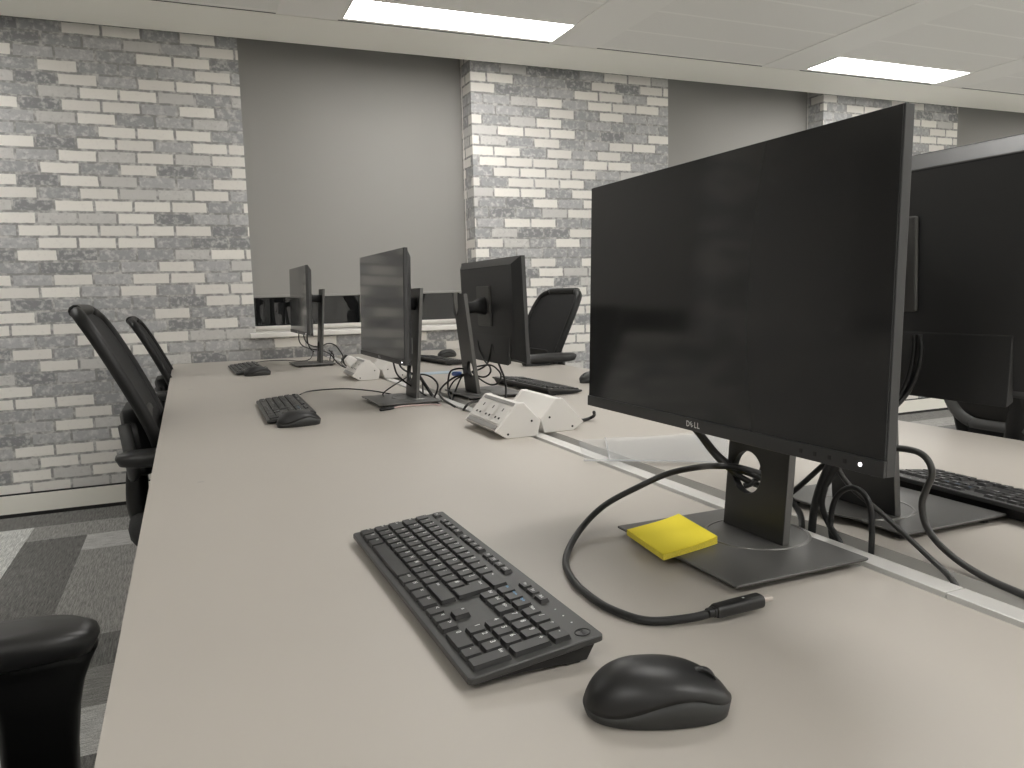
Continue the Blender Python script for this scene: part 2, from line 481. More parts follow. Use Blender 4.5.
# windows, sills, blinds
def make_window(i, a, c):
    w = B(M['frame_white'])
    y0, y1 = 4.690, 4.740; z0, z1 = ZS+0.022, 2.62; mx = (a+c)/2-0.006
    w.box(a, a+0.012, y0, y1, z0, z1); w.box(c-0.030, c, y0, y1, z0, z1)
    w.box(mx-0.02, mx+0.02, y0, y1, z0, z1)
    for p, q in ((a+0.012, mx-0.02), (mx+0.02, c-0.030)):
        w.box(p, q, y0, y1, z0, z0+0.030); w.box(p, q, y0, y1, z1-0.04, z1)
    o = struct(w.build('window_%d' % i, bevel=0.003))
    for p, q in ((a+0.012, mx-0.02), (mx+0.02, c-0.030)):
        g = B(M['glass']); g.box(p, q, 4.712, 4.718, z0+0.030, z1-0.04); g.build('pane', o)
    s = B(M['frame_white']); s.box(a-0.032, c+0.02, YW-0.050, YW-0.001, ZS-0.004, ZS+0.022)
    s.box(a+0.001, c-0.001, YW-0.001, 4.742, ZS, ZS+0.022)
    s.build('window_sill', o, bevel=0.004)
    return o
for i, (a, c) in enumerate(OPEN): make_window(i+1, a, c)
SIDE = ((-2.385, -1.040), (-5.10, -3.765))
for i, (a, c) in enumerate(SIDE):
    o = make_window(i+4, a, c)
    b = B(M['blind']); b.box(a+0.008, c-0.008, 4.652, 4.655, D+0.34, 2.80); b.build('blind', o)
blinds = ('grey roller blind over the window left of the brick pier, dark glass strip below it',
          'grey roller blind just above the top edge of the large monitor',
          'grey roller blind in the far right corner above the monitor back')
for i, (a, c) in enumerate(OPEN):
    t = empty('roller_blind', ((a+c)/2, 4.655, 0)); w = (c-a)/2
    b = B(M['blind']); n = 12
    prof = [(-w+0.008+(2*w-0.016)*k/n, 0.0015*math.sin(k*1.3)) for k in range(n+1)]
    secs = []
    for z in (D+0.352, 1.5, 2.0, 2.80):
        secs.append([(x, y, z) for x, y in prof]+[(x, y+0.0015, z) for x, y in reversed(prof)])
    b.loft(secs); b.build('fabric', t, smooth=False)
    b = B(M['blind']); b.box(-w+0.008, w-0.008, -0.006, 0.008, D+0.338, D+0.3525); b.build('bottom_bar', t, bevel=0.004)
    b = B(M['frame_white']); b.tube([(w-0.004, -0.006, D+0.36), (w-0.004, -0.006, 1.6), (w-0.004, -0.006, 2.8)], 0.003, 6, 2); b.build('side_channel', t)
    b = B(M['steel']); b.cyl((-w+0.01, 0.03, 2.76), 0.025, 2*w-0.02, 'x', 16); b.build('roller', t, smooth=True)
    tag(t, blinds[i], 'blind', 'grey roller blinds')
# ------------------------------------------------------------------ desks and the rail between them
SEAMS = (0.02, 1.67, 3.07, 4.468)
DT = 0.025
def make_desk(x0, x1, y0, y1, slot_side):
    """one desk: top and steel frame; slot_side is +1 where the rail runs at its +x side"""
    t = empty('desk', (0, 0, 0))
    b = B(M['desk'], M['desk_edge']); b.box(x0, x1, y0+0.0001, y1-0.0001, D-DT, D)
    b.mi = [0, 0, 1, 1, 1, 1]
    b.build('desktop', t)
    f = B(M['white_metal'])
    ya, yb = y0+0.10, y1-0.10
    xa, xb = (x0+0.10, x1-0.06) if slot_side > 0 else (x0+0.06, x1-0.10)
    z1 = D-DT-0.0005
    for x in (xa, xb-0.04): f.box(x, x+0.04, ya+0.05, yb-0.05, z1-0.05, z1)
    for y in (ya, yb-0.05):
        f.box(xa, xb, y, y+0.05, z1-0.05, z1)
    f.build('underframe', t)
    for y in (ya, yb-0.05):
        for x in (xa, xb-0.05):
            g = B(M['white_metal']); g.box(x, x+0.05, y, y+0.05, 0.012, z1-0.05)
            l = g.build('leg', t, bevel=0.003)
            g = B(M['black']); g.cyl((x+0.025, y+0.025, 0), 0.022, 0.012, 'z', 16); g.build('foot', l)
    return t
def scuff(o, x, y, r):
    b = B(M['pm_band']); b.loft([[(x+p*1.6, y+q, D+h) for p, q in superellipse(r, r*0.7, 12, 2.2)] for h in (-0.0005, 0.0002)]); b.build('scuff_mark', o)
DL = ('beige laminate desk in the foreground, large black keyboard and mouse on it',
      'beige laminate desk left of the slot, second from the camera, before the brick wall desk',
      'beige laminate desk left of the slot, farthest, against the brick wall')
DR = ('beige laminate desk at right behind the large monitor',
      'beige laminate desk right of the slot, before the far chair',
      'beige laminate desk right of the slot, farthest, below the window')
for i in range(3):
    dk = make_desk(-0.082, 0.703, SEAMS[i], SEAMS[i+1], 1); tag(dk, DL[i], 'desk', 'desks in two rows')
    if i == 0: scuff(dk, 0.0037, 1.493, 0.0035)
    if i == 2: scuff(dk, -0.0037, 3.115, 0.005)
    tag(make_desk(0.778, 1.548, SEAMS[i], SEAMS[i+1], -1), DR[i], 'desk', 'desks in two rows')
RL = ('pale metal rail between the desks in the near right corner',
      'pale metal rail in the desk slot under the large monitor base',
      'pale metal rail in the desk slot past the white socket units',
      'pale metal rail in the desk slot near the brick wall')
ry = (0.02, 0.553, 1.72, 3.07, 4.46)
for i in range(4):
    b = B(M['rail'], M['rail_side'])
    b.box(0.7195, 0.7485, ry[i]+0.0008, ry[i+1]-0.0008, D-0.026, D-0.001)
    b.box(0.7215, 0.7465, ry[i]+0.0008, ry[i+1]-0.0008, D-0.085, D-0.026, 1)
    r = b.build('cable_rail', None, bevel=0.001)
    tag(r, RL[i], 'rail', 'rails in the slot between the desks')
    for y in (ry[i]+0.06, ry[i+1]-0.10):
        g = B(M['white_metal']); g.box(0.6440, 0.8370, y, y+0.04, D-0.10, D-0.085)
        g.box(0.724, 0.744, y+0.005, y+0.035, 0.0, D-0.10)
        g.build('bracket', r)

# ------------------------------------------------------------------ monitors (local: faces -x, origin at the centre of its base)
def plate_hole(bd, y0, y1, z0, z1, cy, cz, r, xf, t, n=40):
    """riser plate with a round cable hole; xf(z) gives the front x, t its thickness"""
    angs = sorted([2*PI*i/n for i in range(n)]+[math.atan2(z-cz, y-cy) % (2*PI) for y in (y0, y1) for z in (z0, z1)])
    outer, inner = [], []
    for a in angs:
        c, s = math.cos(a), math.sin(a)
        k = min(((y1-cy)/c if c > 1e-9 else (y0-cy)/c if c < -1e-9 else 9e9), ((z1-cz)/s if s > 1e-9 else (z0-cz)/s if s < -1e-9 else 9e9))
        outer.append((cy+c*k, cz+s*k)); inner.append((cy+c*r, cz+s*r))
    m = len(angs)
    vs = [(xf(z), y, z) for y, z in outer]+[(xf(z), y, z) for y, z in inner]+[(xf(z)+t, y, z) for y, z in inner]+[(xf(z)+t, y, z) for y, z in outer]
    for k, mi in ((0, 0), (1, 1), (2, 0), (3, 2)):
        fs = []
        for i in range(m):
            j = (i+1) % m; a, c2 = k*m, ((k+1) % 4)*m
            fs.append((a+i, a+j, c2+j, c2+i))
        bd.add(vs, fs, mi)

PW, PH = 0.538, 0.322
TILT = 0.031
def make_monitor(lift=0.0, yoff=-0.009, lean=0.080, x0=-0.060):
    t = empty('monitor')
    # base plate: flat slab with a bevelled rim over a smaller foot
    b = B(M['stand'])
    z0, z1 = 0.0045, 0.0115
    o = [(-0.101, -0.131), (0.090, -0.131), (0.090, 0.113), (-0.101, 0.113)]
    def off(d): return [(x+d*math.copysign(1, x), y+d*math.copysign(1, y)) for x, y in o]
    b.loft([[(x, y, z0) for x, y in off(-0.012)], [(x, y, z0+0.003) for x, y in off(-0.002)], [(x, y, z0+0.0045) for x, y in off(0)], [(x, y, z1) for x, y in off(-0.001)]])
    base = b.build('base', t, bevel=0.0015)
    for sx in (-1, 1):
        for sy in (-1, 1):
            g = B(M['black']); g.cyl((sx*0.075, sy*0.095, 0), 0.008, 0.0047, 'z', 12); g.build('rubber_pad', base)
    b = B(M['stand'], M['ring'])
    prof = [(0.062, 0.0112), (0.062, 0.0128), (0.0655, 0.0128), (0.0665, 0.0112)]
    n = 56; secs = []
    for i in range(n+1):
        a = 2*PI*i/n
        secs.append([(0.038+r*math.cos(a), r*math.sin(a), z) for r, z in prof])
    b.loft(secs, 1, caps=False)
    b.cyl((0.038, 0, 0.0108), 0.062, 0.0014, 'z', 56, 0)
    b.build('swivel_ring', base)
    # leaning riser with a round cable hole
    xf = lambda z: 0.0290+lean*z
    zt = 0.368+min(lift, 0.005)
    b = B(M['riser'], M['black'], M['riser_side'])
    plate_hole(b, -0.056, 0.056, 0.0118, zt, 0.018, 0.088, 0.027, xf, 0.011)
    r = b.build('stand_riser', t, bevel=0.002, angle=50)
    # screen head, tilted
    h = empty('screen_head'); h.parent = t
    zb = 0.154+lift
    h.location = (x0, yoff, zb); h.rotation_euler = (0, TILT, 0)
    w = PW/2
    # local to the head: x 0 = front plane, +x backwards, z 0 = bottom edge
    b = B(M['bezel_side'])
    b.box(0.0015, 0.0125, -w, w, 0, PH); b.build('side_frame', h, bevel=0.0008)
    b = B(M['bezel'])
    b.box(-0.0022, 0.0014, -w, w, 0.0, 0.0150); bz = b.build('bottom_bezel', h, bevel=0.0008)
    b = B(M['screen'], M['shell_dark'])
    b.box(0.0, 0.0014, -w+0.0012, w-0.0012, 0.0152, PH-0.001); b.build('screen', h)
    for k in range(4):
        g = B(M['shell_dark']); g.box(-0.0027, -0.0021, -0.179-0.0185*k-yoff-0.0018, -0.179-0.0185*k-yoff+0.0018, 0.0055, 0.0095)
        g.build('menu_button', bz)
    g = B(M['led']); g.cyl((-0.0028, -0.2525-yoff, 0.0078), 0.0018, 0.0007, 'x', 16); g.build('power_button', bz)
    # lettering on the bezel; the second letter is set on a slant
    g = B(M['logo'])
    s = 0.0098
    for k, (ch, yy, rot) in enumerate((('D', 0.0105, 0), ('E', 0.0035, 38), ('L', -0.0040, 0), ('L', -0.0098, 0))):
        vs, fs = text_geo(ch, s if ch != 'E' else s*0.92, 0.00022)
        R = Matrix.Rotation(math.radians(rot), 3, 'Z')
        vs = [R @ Vector(v) for v in vs]
        g.add([(-0.00235, yy+0.006-v.x, 0.0076+v.y) for v in vs], fs)
    g.build('logo', bz)
    # back cover
    b = B(M['shell'])
    def rect(ins_s, ins_t, ins_b, x): return [(x, -w+ins_s, ins_b), (x, w-ins_s, ins_b), (x, w-ins_s, PH-ins_t), (x, -w+ins_s, PH-ins_t)]
    b.loft([rect(0.0005, 0.0005, 0.0005, 0.0126), rect(0.012, 0.004, 0.004, 0.0150), rect(0.036, 0.022, 0.012, 0.0310), rect(0.055, 0.026, 0.016, 0.0335)])
    bc = b.build('back_cover', h, bevel=0.0015)
    g = B(M['shell_dark']); g.box(0.0318, 0.0334, -w+0.06, w-0.06, PH-0.0275, PH-0.0245); g.build('back_groove', bc)
    # lower cover over the cable sockets
    g = B(M['shell'])
    g.loft([[(0.0320, -0.195, -0.002), (0.0320, 0.195, -0.002), (0.0330, 0.195, 0.082), (0.0330, -0.195, 0.082)],
            [(0.042, -0.193, -0.008), (0.042, 0.193, -0.008), (0.0345, 0.193, 0.078), (0.0345, -0.193, 0.078)]])
    g.build('socket_cover', bc, bevel=0.002)
    g = B(M['sticker']); g.box(0.0326, 0.0332, -0.235, -0.212, 0.030, 0.075); g.build('rating_label', bc)
    # mount between riser and cover
    zm = 0.175
    g = B(M['stand']); g.box(0.0328, 0.0400, -0.06, 0.06, 0.108, 0.238); mp = g.build('mount_plate', bc, bevel=0.004)
    xr = xf(zb+zm)-x0
    g = B(M['shell_dark'])
    g.loft([[(0.038, y, z) for y, z in rrect(0.07, 0.06, 0.02, 4, 0, zm)], [(0.072, y, z) for y, z in rrect(0.05, 0.035, 0.012, 4, 0, zm-0.003)], [(xr+0.004, y, z) for y, z in rrect(0.045, 0.04, 0.012, 4, 0, zm-0.006)]])
    g.build('tilt_arm', bc, smooth=True)
    return t, h

m1, h1 = make_monitor(0.0)
place(m1, (0.616, 0.771, D), 0.0101, 'large black monitor in the foreground, screen towards us, white power light lit', 'monitor', 'monitors on the desks')
m, h = make_monitor(-0.019, 0.0)
place(m, (0.601, 2.345, D), 0.012, 'black monitor on the middle left desk, brick wall reflected in its screen', 'monitor', 'monitors on the desks')
m, h = make_monitor(0.003, 0.0)
place(m, (0.562, 3.915, D), 0.012, 'black monitor farthest away at left, standing before the dark window strip', 'monitor', 'monitors on the desks')
m, h = make_monitor(-0.040, -0.045, 0.112, -0.070)
place(m, (0.872, 2.340, D), PI, 'black monitor seen from behind, leaning stand with pale sticker, near far chair', 'monitor', 'monitors on the desks')
xs_ = lambda z: 0.0290+0.112*z+0.0126
sy = [(0.002, 0.330), (-0.030, 0.334), (-0.040, 0.305), (-0.032, 0.262), (-0.010, 0.285)]
b = B(M['sticker']); b.loft([[(xs_(z)+dx, y, z) for y, z in sy] for dx in (-0.0002, 0.0005)]); b.build('sticker', m)
m, h = make_monitor(0.024, -0.032)
place(m, (0.904, 0.798, D), PI, 'black monitor back at the right edge, grey band along its top', 'monitor', 'monitors on the desks')
# ------------------------------------------------------------------ keyboards (local: x along the user's right, y away, origin at plan centre)
KW, KD = 0.442, 0.127
U = 0.01905
def key_rows():
    """(name, x0, y0, w, h, legend) in metres from the front left corner"""
    out = []
    x_main = 0.0075; y0 = 0.0065; g = 0.0024
    def k(name, ux, row, uw, txt, hh=1.0, base=x_main):
        out.append((name, base+ux*U+g/2, y0+row*U+g/2, uw*U-g, hh*U-g, txt))
    # bottom row
    x = 0
    for uw, txt, nm in ((1.25, 'Ctrl', 'key'), (1.25, 'H', 'key'), (1.25, 'Alt', 'key'), (6.25, '', 'space_bar'), (1.25, 'AltGr', 'key'), (1.25, 'H', 'key'), (1.25, '=', 'key'), (1.25, 'Ctrl', 'key')):
        k(nm, x, 0, uw, txt); x += uw
    x = 0
    for uw, txt in [(1.25, 'Shift'), (1, '\\')]+[(1, c) for c in 'ZXCVBNM,./']+[(2.75, 'Shift')]:
        k('shift_key' if txt == 'Shift' else 'key', x, 1, uw, txt); x += uw
    x = 0
    for uw, txt in [(1.75, 'Caps')]+[(1, c) for c in "ASDFGHJKL;'#"]:
        k('key', x, 2, uw, txt); x += uw
    out.append(('enter_key', x_main+x*U+g/2, y0+2*U+g/2, 1.25*U-g, 2*U-g, 'Enter'))
    x = 0
    for uw, txt in [(1.5, 'Tab')]+[(1, c) for c in 'QWERTYUIOP[]']:
        k('key', x, 3, uw, txt); x += uw
    x = 0
    for uw, txt in [(1, c) for c in '`1234567890-=']+[(2, '<-')]:
        k('key', x, 4, uw, txt); x += uw
    xn = x_main+15*U+0.0035
    for i, txt in enumerate(('<', 'v', '>')): k('arrow_key', i, 0, 1, txt, 1, xn)
    k('arrow_key', 1, 1, 1, '^', 1, xn)
    for i, txt in enumerate(('Del', 'End', 'PgDn')): k('key', i, 3, 1, txt, 1, xn)
    for i, txt in enumerate(('Ins', 'Home', 'PgUp')): k('key_blue', i, 4, 1, txt, 1, xn)
    xp = xn+3*U+0.0035
    k('key', 0, 0, 2, '0', 1, xp); k('key', 2, 0, 1, '.', 1, xp)
    for r, row in enumerate(('123', '456', '789')):
        for i, c in enumerate(row): k('key', i, 1+r, 1, c, 1, xp)
    for i, c in enumerate(('Num', '/', '*', '-')): k('key', i, 4, 1, c, 1, xp)
    k('key', 3, 2, 1, '+', 2, xp); k('key', 3, 0, 1, 'Ent', 2, xp)
    # function row, lower keys
    yf = y0+5*U+0.0065; hf = 0.0105
    def fk(x, w, txt): out.append(('function_key', x+g/2, yf, w-g, hf, txt))
    fk(x_main, U, 'Esc')
    xx = x_main+1.75*U; fw = 0.0172
    for grp in (('F1', 'F2', 'F3', 'F4'), ('F5', 'F6', 'F7', 'F8'), ('F9', 'F10', 'F11', 'F12')):
        for txt in grp: fk(xx, fw, txt); xx += fw
        xx += 0.0085
    for i, txt in enumerate(('Prt', 'Scr', 'Brk')): fk(xn+i*U, U, txt)
    return out

def make_keyboard(full=True):
    t = empty('keyboard')
    zf, zb = 0.0125, 0.0255          # top surface at front and back edge
    zt = lambda y: zf+(zb-zf)*y/KD
    ang = math.atan2(zb-zf, KD)
    cx, cy = KW/2, KD/2
    # deck: thin tilted slab
    b = B(M['kb'])
    o = rrect(KW, KD, 0.004, 3)
    b.loft([[(x, y, zt(y+cy)-0.0075) for x, y in rrect(KW-0.006, KD-0.006, 0.003, 3)], [(x, y, zt(y+cy)-0.0055) for x, y in o], [(x, y, zt(y+cy)-0.0008) for x, y in o], [(x, y, zt(y+cy)) for x, y in rrect(KW-0.0016, KD-0.0016, 0.0035, 3)]])
    b.build('deck', t)
    # undercase, deeper to the back
    b = B(M['black'])
    w2 = KW/2-0.006
    def sec(x, ins): return [(x, -cy+0.004, zt(0.004)-0.0078), (x, cy-0.004, zt(KD)-0.0074), (x, cy-0.014-ins, 0.0022), (x, -cy+0.050, 0.0045), (x, -cy+0.012, 0.0035)]
    b.loft([sec(-w2, 0), sec(w2, 0)]); b.build('undercase', t, bevel=0.001)
    for sx in (-1, 1):
        g = B(M['black']); g.prism([(cy-0.034, 0.0), (cy-0.020, 0.0), (cy-0.010, zt(KD)-0.009), (cy-0.038, 0.006)], 'x', sx*(w2-0.002)-0.014*(sx > 0), sx*(w2-0.002)+0.014*(sx < 0))
        g.build('flip_foot', t, bevel=0.001)
        g = B(M['black']); g.box(sx*0.15-0.012, sx*0.15+0.012, -cy+0.012, -cy+0.020, 0.0, 0.0045); g.build('rubber_pad', t)
    # keys: flat topped caps with bevelled skirts and printed legends
    cache = {}
    for (nm, x0, y0, w, h, txt) in key_rows():
        kx, ky = x0+w/2-cx, y0+h/2-cy
        blue = nm == 'key_blue'
        kh = 0.0044 if nm != 'function_key' else 0.0036
        kb = B(M['key'], M['legend_blue'] if blue else M['legend'])
        bot = rrect(w, h, 0.0012, 2); top = rrect(w-0.0022, h-0.0022, 0.0012, 2)
        if nm == 'enter_key':
            # tall bent key: the upper half is wider to the left
            def ell(ins):
                xl, xr, yb, yt = -w/2+ins, w/2-ins, -h/2+ins, h/2-ins
                ym = 0.0008+ins; xl2 = xl-0.25*U
                return [(xl, yb), (xr, yb), (xr, yt), (xl2, yt), (xl2, ym), (xl, ym)]
            bot, top = ell(0), ell(0.0011)
        kb.loft([[(x, y, 0) for x, y in bot], [(x, y, kh-0.0006) for x, y in top], [(x*0.985, y*0.985, kh) for x, y in top]])
        if full and txt:
            sz = 0.0072 if len(txt) == 1 else (0.0046 if len(txt) < 4 else 0.0038)
            if txt not in cache: cache[txt] = text_geo(txt, 1.0, 0.022)
            vs, fs = cache[txt]
            ox = -w/2+0.0046 if w < 0.03 else -w/2+0.0065
            oy = h/2-0.0052 if nm != 'function_key' else 0
            if nm == 'function_key': ox = 0
            kb.add([(v[0]*sz+ox, v[1]*sz+oy, kh+0.00012) for v in vs], fs, 1)
        name = {'key_blue': 'key'}.get(nm, nm)
        k = kb.build(name, t)
        k.location = (kx, ky, zt(ky+cy)-0.0002); k.rotation_euler = (ang, 0, 0)
    # three status lights and the round emblem at the back right corner
    for i in range(3):
        g = B(M['legend']); x = cx-0.070+0.0165*i; y = cy-0.0125
        g.cyl((x, y, zt(y+cy)-0.0002), 0.0009, 0.0004, 'z', 8); g.build('status_light', t)
    g = B(M['kb_logo']); ex, ey = cx-0.0145, cy-0.0135; n = 36; secs = []
    for i in range(n+1):
        a = 2*PI*i/n
        secs.append([(ex+r*math.cos(a), ey+r*math.sin(a), zt(ey+r*math.sin(a)+cy)+z) for r, z in ((0.0062, -0.0002), (0.0062, 0.0004), (0.0073, 0.0004), (0.0073, -0.0002))])
    g.loft(secs, caps=False)
    for ch, xx, rot in (('D', -0.0037, 0), ('E', -0.0011, 38), ('L', 0.0017, 0), ('L', 0.0039, 0)):
        vs, fs = text_geo(ch, 0.0042, 0.0002)
        R = Matrix.Rotation(math.radians(rot), 3, 'Z'); vs = [R @ Vector(v) for v in vs]
        g.add([(ex+xx+v.x, ey+v.y, zt(ey+v.y+cy)+0.0003) for v in vs], fs)
    g.build('emblem', t)
    return t

kb = make_keyboard()
def rot_left(a=0.0): return -PI/2+a
place(kb, (0.2520, 0.7924, D), rot_left(0.017), 'large black keyboard in the foreground beside the black mouse', 'keyboard', 'keyboards on the desks')
for loc, rz, lab in (((0.243, 2.310, D), rot_left(-0.02), 'black keyboard on the middle left desk, mouse overlapping its near end'),
                     ((0.240, 3.785, D), rot_left(0.03), 'small black keyboard on the far left desk by the brick wall'),
                     ((1.066, 0.683, D), PI/2-0.04, 'black keyboard at the right edge behind the large monitor'),
                     ((1.085, 2.410, D), PI/2+0.03, 'black keyboard behind the white socket units, before the far chair'),
                     ((1.130, 3.640, D), PI/2+0.10, 'black keyboard far off between two monitors, with a mouse behind it')):
    place(copy_tree(kb), loc, rz, lab, 'keyboard', 'keyboards on the desks')

# ------------------------------------------------------------------ mice (local: nose towards +x)
def make_mouse():
    t = empty('mouse')
    L, W, H = 0.1140, 0.0635, 0.0410
    def sm(v, lo, hi):
        v = max(0.0, min(1.0, (v-lo)/(hi-lo))); return v*v*(3-2*v)
    def half_w(s):      # s 0 rear .. 1 nose
        return W/2*max(0.0, 1-abs(2*s-1)**(2.7 if s < 0.5 else 2.35))**(1/2.15)*(1.0-0.07*sm(s, 0.35, 0.8)+0.02*sm(s, 0.75, 1))
    def split(s):       # height of the seam between shell and side band
        return 0.0088+0.0145*sm(s, 0.10, 0.66)-0.0100*sm(s, 0.68, 1.0)
    def top_h(s):
        d = (0.40-s)/0.40 if s < 0.40 else (s-0.40)/0.625
        return H*max(0.0, 1-d**2.3)**0.5
    N, R = 40, 24
    def ring(s, lo, k):  # k 0..1 around the top half
        pass
    shell = B(M['mouse_top']); secs = []
    for i in range(N+1):
        s = 0.5-0.5*math.cos(PI*i/N); x = -L/2+L*s
        w = max(half_w(s), 0.0006); zs = split(s); h = max(top_h(s), zs+0.0006)
        sec = []
        for k in range(R+1):
            a = PI*k/R; c, sn = math.cos(a), math.sin(a)
            sec.append((x, w*math.copysign(abs(c)**0.82, c), zs+(h-zs)*abs(sn)**0.90))
        secs.append(sec)
    shell.loft(secs, caps=True, closed=True)
    o = shell.build('top_shell', t, smooth=True)
    side = B(M['mouse_side']); secs = []
    for i in range(N+1):
        s = 0.5-0.5*math.cos(PI*i/N); x = -L/2+L*s
        w = max(half_w(s), 0.0006)*0.985; zs = split(s)-0.0003
        wb = w*0.90; xb = x*0.96
        secs.append([(x, w, zs), (xb*1.02, (w+wb)/2*1.015, zs*0.5), (xb, wb, 0.0012), (xb*0.98, wb*0.93, 0.0), (xb*0.98, -wb*0.93, 0.0), (xb, -wb, 0.0012), (xb*1.02, -(w+wb)/2*1.015, zs*0.5), (x, -w, zs)])
    side.loft(secs); side.build('side_band', t, smooth=True)
    zx = lambda s: top_h(s)
    wh = B(M['black'])
    s = 0.80; x = -L/2+L*s
    n = 28; r = 0.0115; secs = []
    for i in range(n+1):
        a = 2*PI*i/n
        secs.append([(x+rr*math.cos(a), y, top_h(s)-0.0085+rr*math.sin(a)) for rr, y in ((r-0.0015, -0.0036), (r, -0.0022), (r, 0.0022), (r-0.0015, 0.0036))])
    wh.loft(secs, caps=False); wh.build('scroll_wheel', t, smooth=True)
    return t
ms = make_mouse()
place(ms, (0.3150, 0.4835, D), math.radians(-24), 'large black mouse in the foreground beside the near end of the keyboard', 'mouse', 'computer mice on the desks')
for loc, rz, lab in (((0.2500, 2.0450, D), math.radians(4), 'black mouse in front of the keyboard on the middle left desk'),
                     ((0.2690, 3.5250, D), math.radians(10), 'black mouse on the far left desk, near the brick wall'),
                     ((1.2580, 3.9100, D), math.radians(200), 'black mouse far off, behind a keyboard between two monitors'),
                     ((1.3350, 2.4500, D), math.radians(190), 'black mouse half hidden by the left edge of the large monitor')):
    place(copy_tree(ms), loc, rz, lab, 'mouse', 'computer mice on the desks')
